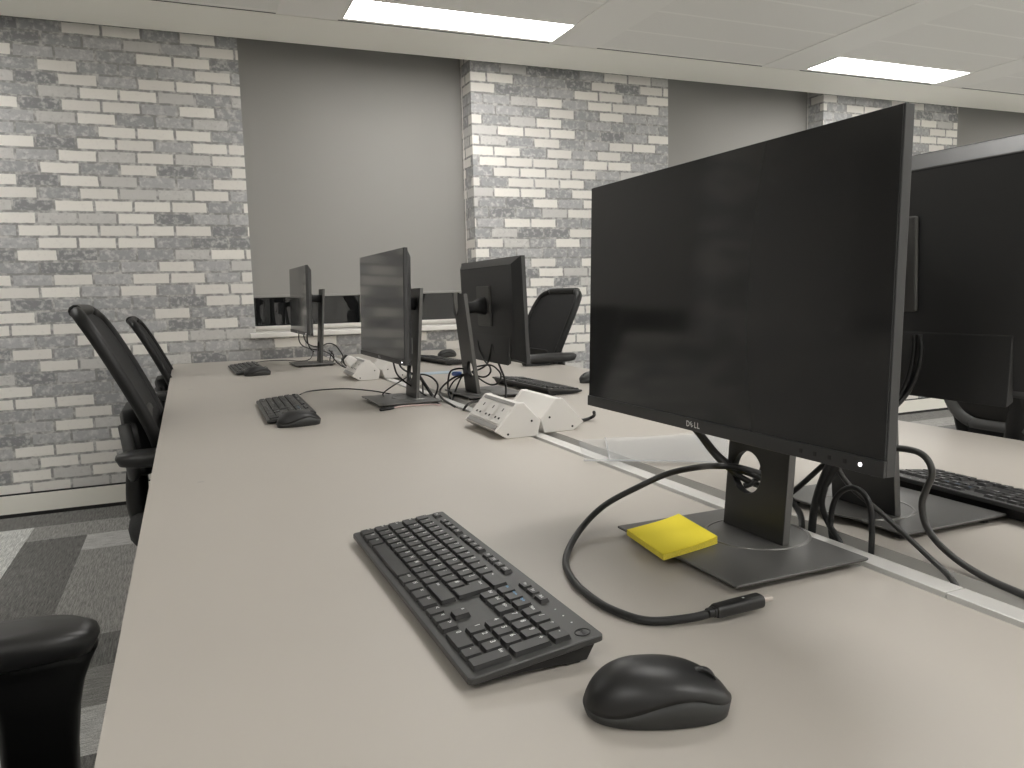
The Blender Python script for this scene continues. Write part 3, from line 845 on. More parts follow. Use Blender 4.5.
CAB = {
  'usb': (0.0042, [[0.69, 0.7923, 0.0778], [0.668, 0.7974, 0.086], [0.645, 0.801, 0.0932], [0.62, 0.8055, 0.0964], [0.6318, 0.8597, 0.083], [0.6101, 0.8992, 0.069], [0.5743, 0.9205, 0.05], [0.5175, 0.9204, 0.03], [0.4589, 0.8837, 0.013], [0.4044, 0.8168, 0.0045], [0.3788, 0.7485, 0.0045], [0.3733, 0.6877, 0.0045], [0.3796, 0.6476, 0.0045], [0.396, 0.6184, 0.0045], [0.4299, 0.6005, 0.008], [0.4558, 0.5943, 0.012]]),
  'plug': (0.0, [[0.4517, 0.5951, 0.012], [0.4821, 0.5957, 0.012], [0.513, 0.5985, 0.012], [0.524, 0.5996, 0.012]]),
  'B': (0.0045, [[0.615, 0.8591, 0.1495], [0.625, 0.8418, 0.1267], [0.64, 0.8316, 0.104], [0.655, 0.8154, 0.0879], [0.668, 0.7974, 0.082], [0.7, 0.796, 0.0664]]),
  'B2': (0.0042, [[0.61, 0.8657, 0.1517], [0.62, 0.8482, 0.133], [0.635, 0.8336, 0.1055], [0.648, 0.8147, 0.0861], [0.668, 0.8051, 0.071], [0.7, 0.8074, 0.057]]),
  'J': (0.004, [[0.7, 0.797, 0.1241], [0.695, 0.8025, 0.1075], [0.69, 0.8002, 0.0923], [0.683, 0.7996, 0.0784], [0.672, 0.802, 0.0685], [0.664, 0.8081, 0.064]]),
  'C': (0.0036, [[0.715, 0.8125, 0.0304], [0.725, 0.7807, 0.0573], [0.74, 0.7497, 0.094], [0.74, 0.7206, 0.1201], [0.72, 0.6865, 0.1525]]),
  'D': (0.0055, [[0.73, 0.717, 0.1155], [0.742, 0.7415, 0.0928], [0.752, 0.7662, 0.0572], [0.757, 0.7795, 0.0262], [0.757, 0.7824, -0.0022], [0.757, 0.7834, -0.0332]]),
  'E': (0.0042, [[0.735, 0.7122, 0.1121], [0.745, 0.7376, 0.0855], [0.752, 0.7559, 0.0622], [0.757, 0.7655, 0.0365], [0.757, 0.7528, 0.0141], [0.757, 0.7354, -0.0025], [0.757, 0.7233, -0.0201]]),
  'F': (0.0036, [[0.757, 0.7364, -0.0241], [0.757, 0.749, 0.003], [0.757, 0.7482, 0.0341], [0.757, 0.7387, 0.0563], [0.757, 0.7195, 0.0704], [0.757, 0.7006, 0.069], [0.757, 0.6879, 0.0543], [0.757, 0.6839, 0.0251], [0.757, 0.6843, -0.008]]),
  'G': (0.0034, [[0.755, 0.7449, 0.1077], [0.765, 0.7441, 0.0844], [0.775, 0.7334, 0.0645], [0.78, 0.701, 0.0455], [0.775, 0.659, 0.0294], [0.765, 0.6091, 0.0117], [0.757, 0.5796, 0.0028], [0.755, 0.5606, -0.0119]]),
  'H': (0.0041, [[0.8, 0.7261, 0.1103], [0.8, 0.6987, 0.1197], [0.8, 0.6768, 0.123], [0.8, 0.6557, 0.1218], [0.8, 0.643, 0.1132], [0.8, 0.6384, 0.0985], [0.8, 0.6457, 0.0787], [0.8, 0.6504, 0.0591], [0.8, 0.644, 0.0361], [0.7917, 0.6206, 0.022], [0.787, 0.5885, 0.01], [0.7782, 0.5463, 0.0048], [0.7699, 0.5038, 0.0048], [0.7594, 0.4616, 0.0048]]),
  'I': (0.0042, [[0.715, 0.7901, 0.0564], [0.725, 0.7803, 0.0371], [0.74, 0.785, 0.0174], [0.757, 0.8007, -0.0101], [0.757, 0.8001, -0.0326]]),
  'r1a': (0.0035, [[0.905, 0.7574, 0.2546], [0.9, 0.7524, 0.2348], [0.895, 0.7533, 0.2053], [0.885, 0.7564, 0.1785], [0.87, 0.7618, 0.1545], [0.86, 0.785, 0.1243]]),
  'r1b': (0.0035, [[0.905, 0.7481, 0.255], [0.9, 0.7413, 0.2288], [0.895, 0.7452, 0.1979], [0.885, 0.7515, 0.1736], [0.865, 0.7573, 0.1527], [0.855, 0.7835, 0.1167]]),
  'k2': (0.0022, [[0.3287, 2.6149, 0.012], [0.3713, 2.7353, 0.006], [0.4374, 2.7851, 0.003], [0.5109, 2.7615, 0.003], [0.5709, 2.6585, 0.003], [0.6026, 2.556, 0.003], [0.61, 2.4897, 0.003], [0.5789, 2.4576, 0.004], [0.5561, 2.4, 0.0202], [0.5761, 2.4, 0.0363], [0.6312, 2.42, 0.061], [0.6706, 2.44, 0.0761]]),
  'm2a': (0.0028, [[0.56, 2.265, 0.143], [0.57, 2.2969, 0.119], [0.585, 2.3246, 0.0883], [0.61, 2.3397, 0.0635], [0.65, 2.3495, 0.0345], [0.68, 2.3222, 0.01], [0.6808, 2.2014, 0.001], [0.7318, 2.3046, -0.03]]),
  'm2b': (0.0028, [[0.57, 2.2347, 0.1326], [0.585, 2.2721, 0.1139], [0.63, 2.3863, 0.0896], [0.66, 2.3902, 0.0778]]),
  'm2c': (0.003, [[0.67, 2.4149, 0.0718], [0.68, 2.3569, 0.0778], [0.69, 2.304, 0.0723], [0.7, 2.2814, 0.0535], [0.705, 2.3058, 0.0288], [0.71, 2.3575, 0.0005], [0.7295, 2.4364, -0.03]]),
  'm2d': (0.0055, [[0.67, 2.3907, 0.0771], [0.68, 2.3823, 0.0579], [0.69, 2.3528, 0.0313], [0.7, 2.3243, 0.005], [0.7355, 2.3789, -0.03]]),
  'm2e': (0.0026, [[0.67, 2.3679, 0.0759], [0.68, 2.378, 0.0487], [0.69, 2.4113, 0.0155], [0.6823, 2.3828, -0.01]]),
  'r2a': (0.003, [[0.83, 2.3834, 0.0838], [0.805, 2.3905, 0.0864], [0.795, 2.4341, 0.0753], [0.79, 2.4481, 0.0511], [0.785, 2.4419, 0.0186], [0.775, 2.3934, -0.0086], [0.779, 2.3769, -0.03]]),
  'r2b': (0.0034, [[0.83, 2.3851, 0.0672], [0.8, 2.4095, 0.0572], [0.785, 2.4846, 0.0244], [0.775, 2.5063, -0.001], [0.6971, 2.2214, 0.014], [0.6931, 2.1241, 0.008], [0.7242, 2.1455, -0.012]]),
  'r2c': (0.0028, [[0.83, 2.3953, 0.0631], [0.805, 2.4257, 0.0454], [0.79, 2.4474, 0.0109], [0.78, 2.4093, -0.0142], [0.767, 2.3296, -0.02]]),
  'r2d': (0.0028, [[0.83, 2.4151, 0.0647], [0.81, 2.3999, 0.0409], [0.79, 2.3848, 0.0109], [0.7536, 2.3085, -0.01]]),
  'r2e': (0.003, [[0.905, 2.4655, 0.1712], [0.9, 2.4359, 0.1359], [0.89, 2.3647, 0.1078], [0.88, 2.2947, 0.0941], [0.87, 2.2702, 0.0776], [0.86, 2.2984, 0.0631], [0.84, 2.3361, 0.0676]]),
  'r2f': (0.003, [[0.905, 2.3356, 0.1641], [0.9, 2.3436, 0.1282], [0.89, 2.3471, 0.0993], [0.875, 2.3735, 0.0818], [0.84, 2.3541, 0.0774]]),
  'r2g': (0.0034, [[0.905, 2.3267, 0.1645], [0.905, 2.3034, 0.1273], [0.905, 2.2715, 0.0944], [0.905, 2.2401, 0.0653], [0.9, 2.2137, 0.0337], [0.871, 2.1486, 0.012], [0.8386, 2.0896, 0.0035]]),
  'r2h': (0.0028, [[0.85, 2.3822, 0.0728], [0.86, 2.3358, 0.0533], [0.865, 2.2602, 0.0425], [0.87, 2.2041, 0.0523], [0.875, 2.1901, 0.0749], [0.875, 2.2136, 0.0914], [0.87, 2.2681, 0.1031], [0.845, 2.3475, 0.0922]]),
  'r2i': (0.0034, [[0.7572, 2.0791, 0.02], [0.7235, 2.0531, 0.02], [0.7001, 2.0297, 0.012], [0.7404, 2.1806, -0.03]]),
  'k3': (0.0022, [[0.3097, 4.109, 0.012], [0.3745, 4.2926, 0.003], [0.4693, 4.2673, 0.003], [0.533, 4.1607, 0.003], [0.5834, 4.1897, 0.006], [0.571, 3.95, 0.0506], [0.5716, 3.98, 0.0689]]),
  'm3a': (0.003, [[0.53, 4.1078, 0.1617], [0.54, 4.2062, 0.1105], [0.56, 4.2157, 0.0774], [0.585, 4.0715, 0.0681], [0.61, 4.0386, 0.0635]]),
  'm3b': (0.003, [[0.53, 3.9582, 0.1669], [0.55, 4.0528, 0.1169], [0.57, 4.0283, 0.0917], [0.6, 3.967, 0.0832]]),
  'm3c': (0.003, [[0.535, 3.8546, 0.1702], [0.555, 4.0013, 0.114], [0.57, 4.0343, 0.0761], [0.59, 4.0426, 0.0541]]),
  'm3d': (0.003, [[0.625, 4.0319, 0.0811], [0.64, 3.9034, 0.102], [0.66, 3.8225, 0.0976], [0.67, 3.7516, 0.0719], [0.68, 3.7362, 0.0434], [0.7, 3.9093, 0.0008], [0.673, 3.6845, 0.002]]),
  'm3e': (0.003, [[0.625, 4.0382, 0.0628], [0.64, 3.8611, 0.0523], [0.66, 3.845, 0.0226], [0.69, 3.8563, -0.0047], [0.6663, 3.5275, 0.003]]),
  'm3f': (0.003, [[0.64, 3.8841, 0.0707], [0.65, 3.834, 0.0534], [0.66, 3.8735, 0.0207], [0.66, 3.967, -0.0036], [0.65, 3.9294, 0.0224], [0.65, 3.8581, 0.0667]]),
  'm3g': (0.003, [[0.67, 3.8777, 0.0098], [0.6657, 3.6954, 0.004], [0.6654, 3.4997, 0.003]]),
  'hook': (0.0042, [[0.8785, 1.7033, 0.0045], [0.9025, 1.7062, 0.0045], [0.9257, 1.7175, 0.006], [0.9296, 1.7033, 0.014], [0.9202, 1.6859, 0.026]]),
  'pink': (0.0022, [[0.5321, 2.1905, 0.004], [0.5775, 2.2161, 0.003], [0.622, 2.2113, 0.003], [0.656, 2.2013, 0.003], [0.676, 2.176, 0.003]]),
  'bl': (0, [[0.8, 2.4399, 0.0645], [0.81, 2.3566, 0.0742]]),
  'bluestrip': (0, [[0.9144, 3.2609, 0.0], [1.0383, 3.1653, 0.0], [0.9853, 3.0056, 0.0], [0.8671, 3.0945, 0.0]]),
}
NOTE = [[0.504, 0.84], [0.492, 0.739], [0.583, 0.758], [0.598, 0.861]]
# ------------------------------------------------------------------ cables
def cable(key, label, m='cable', group='loose cables on the desks', n=8, res=6, cat='cable'):
    r, pts = CAB[key]
    b = B(M[m]); b.tube([(x, y, z+D) for x, y, z in pts], r, n, res)
    o = b.build('cable', None, smooth=True)
    tag(o, label, cat, group)
    return o
# the long cable with the bare plug
r, pts = CAB['usb']
t = empty('usb_cable', (0, 0, 0))
b = B(M['cable']); b.tube([(x, y, z+D) for x, y, z in pts], r, 12, 8); b.build('sheath', t, smooth=True)
p = [Vector((x, y, z+D)) for x, y, z in CAB['plug'][1]]
ax = (p[2]-p[0]).normalized(); T = Matrix.Translation(p[0]) @ ax.to_track_quat('X', 'Z').to_matrix().to_4x4()
L1 = (p[2]-p[0]).length; L2 = (p[3]-p[2]).length
b = B(M['black'])
def rb(x, w, h): return [(x, y, z) for y, z in rrect(w, h, min(w, h)*0.35, 3)]
b.loft([rb(-0.006, 0.0085, 0.0085), rb(0.0, 0.0100, 0.0090)], T=T)
b.loft([rb(0.0, 0.0115, 0.0098), rb(0.003, 0.0115, 0.0098)], T=T)
b.loft([rb(0.003, 0.0140, 0.0110), rb(0.006, 0.0155, 0.0128), rb(L1*0.5, 0.0160, 0.0130), rb(L1-0.001, 0.0160, 0.0130), rb(L1, 0.0150, 0.0115)], T=T)
pl = b.build('plug', t, bevel=0.0006)
b = B(M['usb_metal']); b.loft([rb(L1-0.001, 0.0090, 0.0046), rb(L1+0.0130, 0.0090, 0.0046)], T=T); b.build('metal_tip', pl)
b = B(M['logo']); b.box(L1*0.62, L1*0.66, -0.001, 0.001, 0.0064, 0.0067, T=T); b.build('mark', pl)
tag(t, 'thick black cable looping over the desk, bare metal tipped plug at its end', 'cable')
G1 = 'black cables in the slot behind the large monitor'
cable('B', 'thick black cable hanging from the large monitor, left of the round stand hole', group='cables through the round stand hole')
cable('B2', 'thick black cable entering the round stand hole lowest', group='cables through the round stand hole')
cable('J', 'black cable seen through the right side of the round stand hole', group='cables through the round stand hole')
cable('C', 'thin black cable slanting up right of the large monitor stand', group=G1)
cable('I', 'short black cable end right beside the large monitor stand, going into the slot', group=G1)
cable('D', 'thickest black cable dropping straight into the slot behind the large monitor', group=G1)
cable('E', 'black cable curving down into the slot, beside the thickest one', group=G1)
cable('F', 'thin black cable arching over and back into the slot behind the large monitor', group=G1)
cable('G', 'shiny grey cable sweeping from under the power light down into the slot', 'cable_grey', group=G1)
cable('H', 'thick grey cable curling round right of the large monitor, over the desk corner', 'cable_grey')
cable('r1a', 'black cable hanging from the monitor back at right, left one of two', group='cables of the right hand monitor back')
cable('r1b', 'black cable hanging from the monitor back at right, right one of two', group='cables of the right hand monitor back')
G2 = 'cables around the middle left monitor'
cable('k2', 'thin black keyboard cable lying across the middle left desk', group=G2)
cable('m2a', 'thin black cable slanting down across the stand of the middle left monitor', group=G2)
cable('m2b', 'short black cable under the bottom edge of the middle left monitor', group=G2)
cable('m2c', 'thin black cable bowing out right of the middle left monitor stand', group=G2)
cable('m2d', 'thickest black cable slanting right of the middle left monitor stand', group=G2)
cable('m2e', 'thin black cable dropping straight right of the middle left monitor stand', group=G2)
G3 = 'cables around the middle monitor seen from behind'
cable('r2a', 'black cable looping highest out left of the leaning stand', group=G3)
cable('r2b', 'black cable bowing farthest left of the leaning stand', group=G3)
cable('r2c', 'black cable between the two bowed ones, left of the leaning stand', group=G3)
cable('r2d', 'short black cable slanting down close to the leaning stand', group=G3)
cable('r2e', 'black cable hanging from the monitor back nearest the leaning stand', group=G3)
cable('r2f', 'short black cable curving from the monitor back into the leaning stand', group=G3)
cable('r2g', 'black cable hanging from the monitor back down to the stand base edge', group=G3)
cable('r2h', 'black cable making a wide round loop right of the leaning stand', group=G3)
cable('r2i', 'short black cable crossing the rail before the leaning stand base', group=G3)
G4 = 'cables around the farthest monitor'
cable('k3', 'thin black keyboard cable on the far left desk', group=G4)
cable('m3a', 'black cable drooping lowest under the farthest monitor', group=G4)
cable('m3b', 'black cable drooping in the middle under the farthest monitor', group=G4)
cable('m3c', 'black cable drooping under the near corner of the farthest monitor', group=G4)
cable('m3d', 'black cable arching highest right of the farthest stand', group=G4)
cable('m3e', 'black cable slanting right from the farthest stand towards white socket units', group=G4)
cable('m3f', 'black cable knotted in a small loop right of the farthest stand', group=G4)
cable('m3g', 'short black cable lying on the desk before the far white socket units', group=G4)
o = cable('hook', 'short black cable with upturned end left of the large monitor, beside white socket unit')
t = empty('network_cable')
r, pts = CAB['pink']
b = B(M['pink']); b.tube([(x, y, z+D) for x, y, z in pts], r, 8, 5); b.build('sheath', t, smooth=True)
b = B(M['black']); q = Vector(pts[0])+Vector((0, 0, D)); dq = (Vector(pts[0])-Vector(pts[1])).normalized()
b.tube([q+dq*-0.006, q+dq*0.012, q+dq*0.036, q+dq*0.046], [0.0042, 0.0052, 0.0052, 0.004], 8, 3); b.build('plug', t, smooth=True)
tag(t, 'pale pink cable with a black plug in front of the middle left monitor base', 'cable')
t = empty('network_plug')
b = B(M['blue']); (q0, q1) = [Vector((x, y, z+D)) for x, y, z in CAB['bl'][1]]
T = Matrix.Translation(q0) @ (q1-q0).normalized().to_track_quat('X', 'Z').to_matrix().to_4x4()
b.loft([[(x, y, z) for y, z in rrect(w, h, 0.003, 3)] for x, w, h in ((0.008, 0.011, 0.008), (0.02, 0.016, 0.014), (0.05, 0.016, 0.014), (0.065, 0.010, 0.008))], T=T)
b.build('plug_body', t, smooth=False, bevel=0.001)
tag(t, 'small blue plug hanging by the hole of the leaning monitor stand', 'plug')

# ------------------------------------------------------------------ sticky notes on the monitor base
t = empty('sticky_note_pad')
c4 = [Vector(p) for p in NOTE]
ctr = sum(c4, Vector((0, 0)))/4
ang = -0.155; S = 0.0885
b = B(M['note_edge']); T = Matrix.Translation((0, 0, D))
n = 6; secs = []
z0 = 0.0118
def zn(u): return 0.0
def grid(bd, zlo, zhi, mi, cut):
    N = 10
    vs = []; fs = []
    for layer in (0, 1):
        for i in range(N+1):
            for j in range(N+1):
                u, v = i/N-0.5, j/N-0.5
                lift = 0.0030*max(0, (u-0.0))**2*4
                p = c4[0].lerp(c4[3], u+0.5)*(v+0.5)+c4[1].lerp(c4[2], u+0.5)*(0.5-v)
                vs.append((p.x, p.y, (zlo if layer == 0 else zhi)+lift*(0.3 if layer == 0 else 1)))
    def id(l, i, j): return l*(N+1)**2+i*(N+1)+j
    for i in range(N):
        for j in range(N):
            fs.append((id(0, i, j), id(0, i, j+1), id(0, i+1, j+1), id(0, i+1, j)))
            fs.append((id(1, i, j), id(1, i+1, j), id(1, i+1, j+1), id(1, i, j+1)))
    for i in range(N):
        fs.append((id(0, i, 0), id(0, i+1, 0), id(1, i+1, 0), id(1, i, 0)))
        fs.append((id(0, i, N), id(1, i, N), id(1, i+1, N), id(0, i+1, N)))
        fs.append((id(0, 0, i), id(1, 0, i), id(1, 0, i+1), id(0, 0, i+1)))
        fs.append((id(0, N, i), id(0, N, i+1), id(1, N, i+1), id(1, N, i)))
    bd.add(vs, fs, mi, T)
grid(b, z0, z0+0.0068, 0, 0); b.build('note_stack', t)
b = B(M['note']); grid(b, z0+0.0069, z0+0.0073, 0, 0); b.build('top_sheet', t, smooth=False)
tag(t, 'yellow sticky note pad lying on the left of the large monitor base', 'sticky notes')

# ------------------------------------------------------------------ white socket units straddling the slot
def make_unit(y0, y1):
    t = empty('power_unit')
    prof = [(0.646, 0.0), (0.618, 0.018), (0.674, 0.079), (0.690, 0.079), (0.731, 0.034), (0.722, 0.0)]
    cxp = sum(p[0] for p in prof)/6; czp = 0.036
    pr = [(x-0.675, z) for x, z in prof]
    def ins(k): return [(x+(0.0-x)*k, z+(czp-z)*k) for x, z in pr]
    L = y1-y0
    b = B(M['pm']); b.prism(ins(0.035), 'y', 0.010, L-0.010); b.build('body', t, bevel=0.002)
    for y in (0.0, L-0.010):
        g = B(M['pm']); g.prism(pr, 'y', y, y+0.010); e = g.build('end_cap', t, bevel=0.002)
        ys = -0.0008 if y == 0 else L-0.0004+0.0000
        for (x, z) in ((-0.026, 0.010), (0.033, 0.036)):
            s = B(M['hole']); s.cyl((x, ys, z), 0.0026, 0.0012, 'y', 12); s.build('screw', e)
    # face frame: u down the slope, v along y, outward normal
    A = Vector((pr[1][0], 0, pr[1][1])); C = Vector((pr[2][0], 0, pr[2][1]))
    ud = (C-A).normalized(); nd = Vector((-ud.z, 0, ud.x)); Ls = (C-A).length
    T = Matrix(((ud.x, 0, nd.x, A.x), (0, 1, 0, 0), (ud.z, 0, nd.z, A.z), (0, 0, 0, 1)))
    g = B(M['pm_band']); g.box(0.004, 0.016, 0.012, L-0.012, -0.0030, 0.0004, T=T); g.box(0.0055, 0.0085, 0.012, L-0.012, 0.0004, 0.0016, T=T); g.build('lower_channel', t)
    g = B(M['pm_band']); g.box(Ls-0.010, Ls-0.002, 0.012, L-0.012, -0.003, 0.0004, T=T); g.build('upper_channel', t)
    for k in range(3):
        yc = L*(0.20+0.29*k)
        g = B(M['pm'], M['hole']); g.box(0.020, Ls-0.014, yc-0.036, yc+0.036, -0.003, 0.0010, T=T)
        g.box(0.052, 0.060, yc-0.0022, yc+0.0022, 0.0008, 0.0014, 1, T)
        for s in (-1, 1): g.box(0.031, 0.036, yc+s*0.011-0.004, yc+s*0.011+0.004, 0.0008, 0.0014, 1, T)
        g.build('socket', t)
    return t
pu = make_unit(1.592, 1.800)
place(pu, (0.675, 1.592, D), 0, 'white socket unit across the slot, front one, sockets facing left', 'power unit', 'white socket units across the slot')
o = copy_tree(pu); place(o, (0.797, 1.823, D), PI, 'white socket unit across the slot, behind the front one, facing away', 'power unit', 'white socket units across the slot')
o = copy_tree(pu); place(o, (0.640, 3.030, D), 0, 'far white socket unit, left of the middle left monitor, facing left', 'power unit', 'white socket units across the slot')
o = copy_tree(pu); place(o, (0.762, 3.250, D), PI, 'far white socket unit, half hidden by the middle left monitor, facing away', 'power unit', 'white socket units across the slot')
# two plugs on the far unit
def plug_obj(loc, mt, label):
    b = B(M[mt]); b.loft([[(x, y, 0.0) for x, y in rrect(0.045, 0.045, 0.008, 3)], [(x, y, 0.020) for x, y in rrect(0.040, 0.040, 0.008, 3)], [(x, y, 0.034) for x, y in rrect(0.024, 0.028, 0.006, 3)]])
    o = b.build('power_plug', None, bevel=0.002); o.location = loc; o.rotation_euler = (0, math.radians(-46), 0)
    return tag(o, label, 'plug', 'plugs in the far socket unit')
plug_obj((0.604, 3.115, D+0.0625), 'pm', 'white plug in the far socket unit, left of the middle left monitor')
plug_obj((0.604, 3.180, D+0.0625), 'black', 'black plug in the far socket unit, behind the middle left monitor')

# ------------------------------------------------------------------ clear plastic sleeve lying over the slot
t = empty('plastic_sleeve')
A = Vector((0.676, 1.282)); Bc = Vector((0.905, 1.130)); Cc = Vector((1.085, 1.385)); Dc = Vector((0.765, 1.475))
def sheet(bd, q, z, N=14, amp=0.0022, th=0.0005, seed=0.0):
    vs = []; fs = []
    for l in (0, 1):
        for i in range(N+1):
            for j in range(N+1):
                u, v = i/N, j/N
                p = q[0]*(1-u)*(1-v)+q[1]*u*(1-v)+q[2]*u*v+q[3]*(1-u)*v
                h = amp*(0.5+0.5*math.sin(5.2*u+2.1*v+seed))*(0.35+0.65*v)+amp*0.5*math.sin(3*v+seed)**2
                vs.append((p.x, p.y, D+z+h+(th if l else 0)))
    def id(l, i, j): return l*(N+1)**2+i*(N+1)+j
    for i in range(N):
        for j in range(N):
            fs.append((id(0, i, j), id(0, i, j+1), id(0, i+1, j+1), id(0, i+1, j)))
            fs.append((id(1, i, j), id(1, i+1, j), id(1, i+1, j+1), id(1, i, j+1)))
    bd.add(vs, fs)
b = B(M['film']); sheet(b, (A, Bc, Cc, Dc), 0.0035); b.build('back_sheet', t, smooth=True)
b = B(M['film']); sheet(b, (A*0.80+Dc*0.02+Bc*0.18, Bc, Cc, Dc*0.82+Cc*0.18), 0.0062, seed=1.0); b.build('front_sheet', t, smooth=True)
b = B(M['film2'])
def edge(p, q, r=0.0017):
    b.tube([(p.x, p.y, D+0.0075), ((p.x+q.x)/2, (p.y+q.y)/2, D+0.0085), (q.x, q.y, D+0.0075)], r, 6, 4, flat=0.6)
edge(A, Bc, 0.0022); edge(A*0.80+Dc*0.02+Bc*0.18, Dc*0.82+Cc*0.18)
b.build('welded_edge', t, smooth=True)
tag(t, 'clear plastic sleeve lying across the desk slot, left of the large monitor stand', 'plastic sleeve')
b = B(M['paleblue'])  # thin pale blue strip beside the desk seam
q = [Vector((x, y, D)) for x, y in ((0.865, 3.075), (1.062, 3.075), (1.040, 3.165), (0.860, 3.165))]
b.loft([[(p.x, p.y, D+0.0003) for p in q], [(p.x, p.y, D+0.0024) for p in q]])
tag(b.build('pale_blue_strip', None, bevel=0.0006), 'pale blue flat strip between the two middle monitors', 'flat_strip')
# ------------------------------------------------------------------ task chairs (local: faces +x, origin on the floor under the seat)
def make_chair(back=0.0, arm=0.0):
    t = empty('office_chair')
    # five star base with castors
    bs = B(M['chair_frame'])
    bs.cyl((0, 0, 0.085), 0.035, 0.055, 'z', 20)
    base = bs.build('base', t, smooth=False, bevel=0.003)
    for k in range(5):
        a = 2*PI*k/5+0.3; c, s = math.cos(a), math.sin(a)
        g = B(M['chair_frame']); g.tube([(0.02*c, 0.02*s, 0.110), (0.16*c, 0.16*s, 0.100), (0.30*c, 0.30*s, 0.078)], [0.026, 0.021, 0.015], 10, 4, flat=0.8)
        lg = g.build('base_leg', base, smooth=True)
        g = B(M['black'])
        for d in (-0.014, 0.014):
            T = Matrix.Translation((0.30*c-s*d, 0.30*s+c*d, 0.0275)) @ Matrix.Rotation(a, 4, 'Z')
            g.cyl((0, -0.008, 0), 0.0275, 0.016, 'y', 20, T=T)
        g.cyl((0.30*c, 0.30*s, 0.03), 0.008, 0.045, 'z', 10)
        g.build('castor', lg)
    g = B(M['steel']); g.cyl((0, 0, 0.13), 0.024, 0.14, 'z', 20); g.cyl((0, 0, 0.25), 0.015, 0.12, 'z', 16); g.build('gas_column', t)
    g = B(M['chair_frame']); g.loft([[(x, y, 0.355) for x, y in rrect(0.16, 0.10, 0.02, 4, -0.02)], [(x, y, 0.400) for x, y in rrect(0.26, 0.20, 0.03, 4, -0.02)]]); g.build('mechanism', t, bevel=0.003)
    # seat cushion
    g = B(M['chair_seat']); secs = []
    for z, k in ((0.395, 0.86), (0.405, 0.94), (0.425, 0.99), (0.445, 1.0), (0.462, 0.97), (0.472, 0.90), (0.476, 0.72)):
        secs.append([(x, y, z+0.008*(1 if x > 0.15 else 0)*0) for x, y in superellipse(0.245*k, 0.240*k, 40, 4.0)])
    g.loft(secs); g.build('seat', t, smooth=True)
    # reclining mesh back: centre line and half width
    line = [(-0.150, 0.500), (-0.148, 0.61), (-0.160, 0.70), (-0.187, 0.78), (-0.222, 0.86), (-0.258, 0.935), (-0.287, 0.99), (-0.312, 1.030), (-0.330, 1.048)]
    hw = [0.165, 0.200, 0.214, 0.224, 0.228, 0.226, 0.217, 0.192, 0.120]
    line = [(x, z+back) for x, z in line]
    def smooth_at(arr, t_):
        i = min(int(t_), len(arr)-2); f = t_-i
        p = lambda k: arr[max(0, min(len(arr)-1, k))]
        def cr(a, b_, c_, d_): return 0.5*((2*b_)+(c_-a)*f+(2*a-5*b_+4*c_-d_)*f*f+(3*b_-a-3*c_+d_)*f**3)
        if isinstance(arr[0], tuple): return tuple(cr(p(i-1)[k], p(i)[k], p(i+1)[k], p(i+2)[k]) for k in range(2))
        return cr(p(i-1), p(i), p(i+1), p(i+2))
    NV, NS = 40, 14
    g = B(M['chair_mesh']); secs = []
    for i in range(NV+1):
        tt = (len(line)-1)*i/NV
        x, z = smooth_at(line, tt); w = smooth_at(hw, tt)
        front = [(x+0.012*(2*k/NS-1)**2+0.006, w*(2*k/NS-1), z) for k in range(NS+1)]
        rear = [(x+0.012*(2*k/NS-1)**2-0.006, w*(2*k/NS-1), z+0.002) for k in range(NS, -1, -1)]
        secs.append(front+rear)
    g.loft(secs); bk = g.build('backrest', t, smooth=True)
    loop = []
    for i in range(0, NV+1, 2):
        tt = (len(line)-1)*i/NV; x, z = smooth_at(line, tt); w = smooth_at(hw, tt); loop.append((x+0.012, w, z))
    loop2 = [(x, -y, z) for x, y, z in reversed(loop)]
    g = B(M['chair_frame']); g.tube(loop+loop2, 0.0165, 10, 3, closed=True); g.build('back_frame', bk, smooth=True)
    # spine from the mechanism up behind the back
    g = B(M['chair_frame']); g.tube([(-0.06, 0, 0.385), (-0.16, 0, 0.400), (-0.212, 0, 0.46), (-0.218, 0, 0.56+back*0.5), (-0.205, 0, 0.66+back), (-0.205, 0, 0.74+back)], [0.03, 0.034, 0.034, 0.03, 0.026, 0.022], 10, 6); g.build('spine', t, smooth=True)
    # lumbar pad and its rim on the rear of the back
    g = B(M['chair_frame']); secs = []
    zc = 0.690+back
    LB = -0.022
    for x, k in ((-0.166, 0.90), (-0.190+LB/2, 1.0), (-0.206+LB, 0.97), (-0.214+LB, 0.84)):
        secs.append([(x-0.10*(z-0)-0.0+0.35*(y*y), y, zc+z) for y, z in rrect(0.335*k, 0.185*k, 0.075*k, 8)])
    g.loft(secs); lb = g.build('lumbar_support', t, bevel=0.004)
    pts = [(y, z) for y, z in rrect(0.335, 0.185, 0.080, 8)]
    u = [(y, z) for y, z in pts if z < 0.060]
    u = sorted([p for p in u], key=lambda p: math.atan2(p[0], -(p[1]-0.05)))
    g = B(M['chair_rim']); g.tube([(-0.207+LB-0.10*z+0.35*y*y, y, zc+z) for y, z in u], 0.0165, 8, 3, flat=0.7); g.build('lumbar_rim', lb, smooth=True)
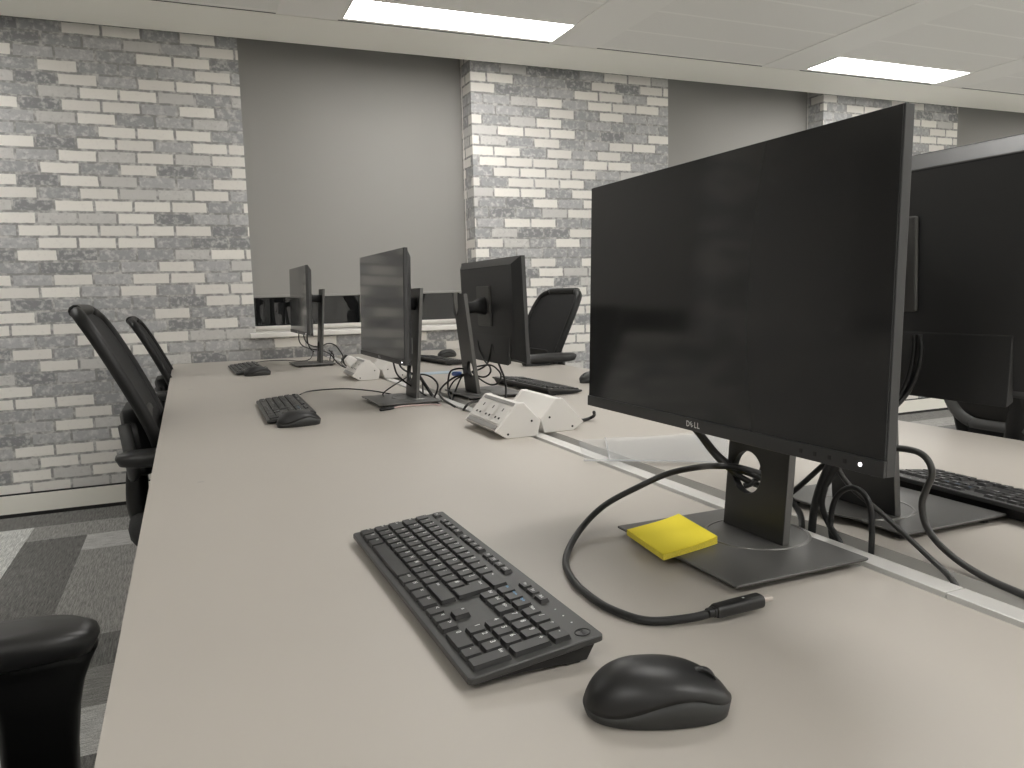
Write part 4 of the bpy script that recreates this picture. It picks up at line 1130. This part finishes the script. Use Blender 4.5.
    # T arms
    for s in (-1, 1):
        za = 0.684+arm
        g = B(M['chair_pad']); secs = []
        for dz, k in ((-0.038, 0.72), (-0.032, 0.93), (-0.014, 1.0), (-0.006, 0.98), (0.0, 0.86), (0.002, 0.55)):
            sec = []
            for x, y in superellipse(0.137*(0.06+0.94*k if k < 1 else 1), 0.043*k, 32, 3.2):
                sec.append((-0.110+x, s*0.255+y, za+dz-0.25*max(0, x-0.06)**2*4))
            secs.append(sec)
        g.loft(secs); ap = g.build('armrest', t, smooth=True)
        g = B(M['chair_frame']); secs = []
        for z, w, xo in ((0.400, 0.034, -0.050), (0.44, 0.038, -0.050), (0.52, 0.040, -0.048), (0.575+arm*0.7, 0.043, -0.045), (0.610+arm, 0.049, -0.043), (0.634+arm, 0.060, -0.044), (0.648+arm, 0.075, -0.052)):
            secs.append([(xo+p, s*0.262+q, z) for p, q in rrect(2*w, 0.044, 0.012, 3)])
        g.loft(secs); g.build('arm_post', ap, smooth=True)
        g = B(M['chair_frame']); g.box(-0.080, -0.020, min(s*0.10, s*0.262), max(s*0.10, s*0.262), 0.378, 0.394); g.build('arm_bracket', ap)
    return t
CG = 'black mesh office chairs'
place(make_chair(-0.008, 0.0), (0.058, 2.395, 0), 0.0, 'black mesh office chair at the middle left desk, taller one by the brick wall', 'chair', CG)
place(make_chair(-0.066, -0.01), (0.090, 3.905, 0), 0.0, 'black mesh office chair at the far left desk, partly hidden by the nearer chair', 'chair', CG)
place(make_chair(0.0, -0.005), (-0.150, 0.775, 0), 0.0, 'black office chair in the bottom left corner, only its armrest in view', 'chair', CG)
place(make_chair(0.010, 0.094), (1.392, 3.425, 0), PI, 'black mesh office chair beyond the right desks, between two monitors', 'chair', CG)
place(make_chair(0.140, 0.0), (1.850, 1.100, 0), 0.0, 'dark office chair beyond the right desk, grey curved rim under the monitor back', 'chair', CG)

# ------------------------------------------------------------------ camera, world, view
cam = bpy.data.cameras.new('camera'); co = bpy.data.objects.new('camera', cam); COL.objects.link(co)
R_, U_, W_ = (0.92182315, -0.38669491, -0.02662957), (0.06931973, 0.09687369, 0.99287978), (0.38136185, 0.91710552, -0.116106)
co.matrix_world = Matrix(((R_[0], U_[0], -W_[0], 0), (R_[1], U_[1], -W_[1], 0), (R_[2], U_[2], -W_[2], 0.325+D), (0, 0, 0, 1)))
cam.sensor_width = 36.0; cam.lens = 775.4265/1024*36.0; cam.clip_start = 0.01; cam.clip_end = 60
SC.camera = co
w = bpy.data.worlds.new('night'); SC.world = w; w.use_nodes = True
bg = w.node_tree.nodes['Background']; bg.inputs[0].default_value = (0.010, 0.010, 0.010, 1); bg.inputs[1].default_value = 0.3
vs = SC.view_settings
SC.display_settings.display_device = 'sRGB'
vs.view_transform = 'Standard'; vs.look = 'None'; vs.gamma = 1.0; vs.use_curve_mapping = False
vs.exposure = 0.85
cy = SC.cycles
cy.use_denoising = True
cy.max_bounces = 10; cy.diffuse_bounces = 8; cy.glossy_bounces = 4; cy.transmission_bounces = 6; cy.transparent_max_bounces = 12
cy.caustics_reflective = False; cy.caustics_refractive = False; cy.sample_clamp_indirect = 4.0
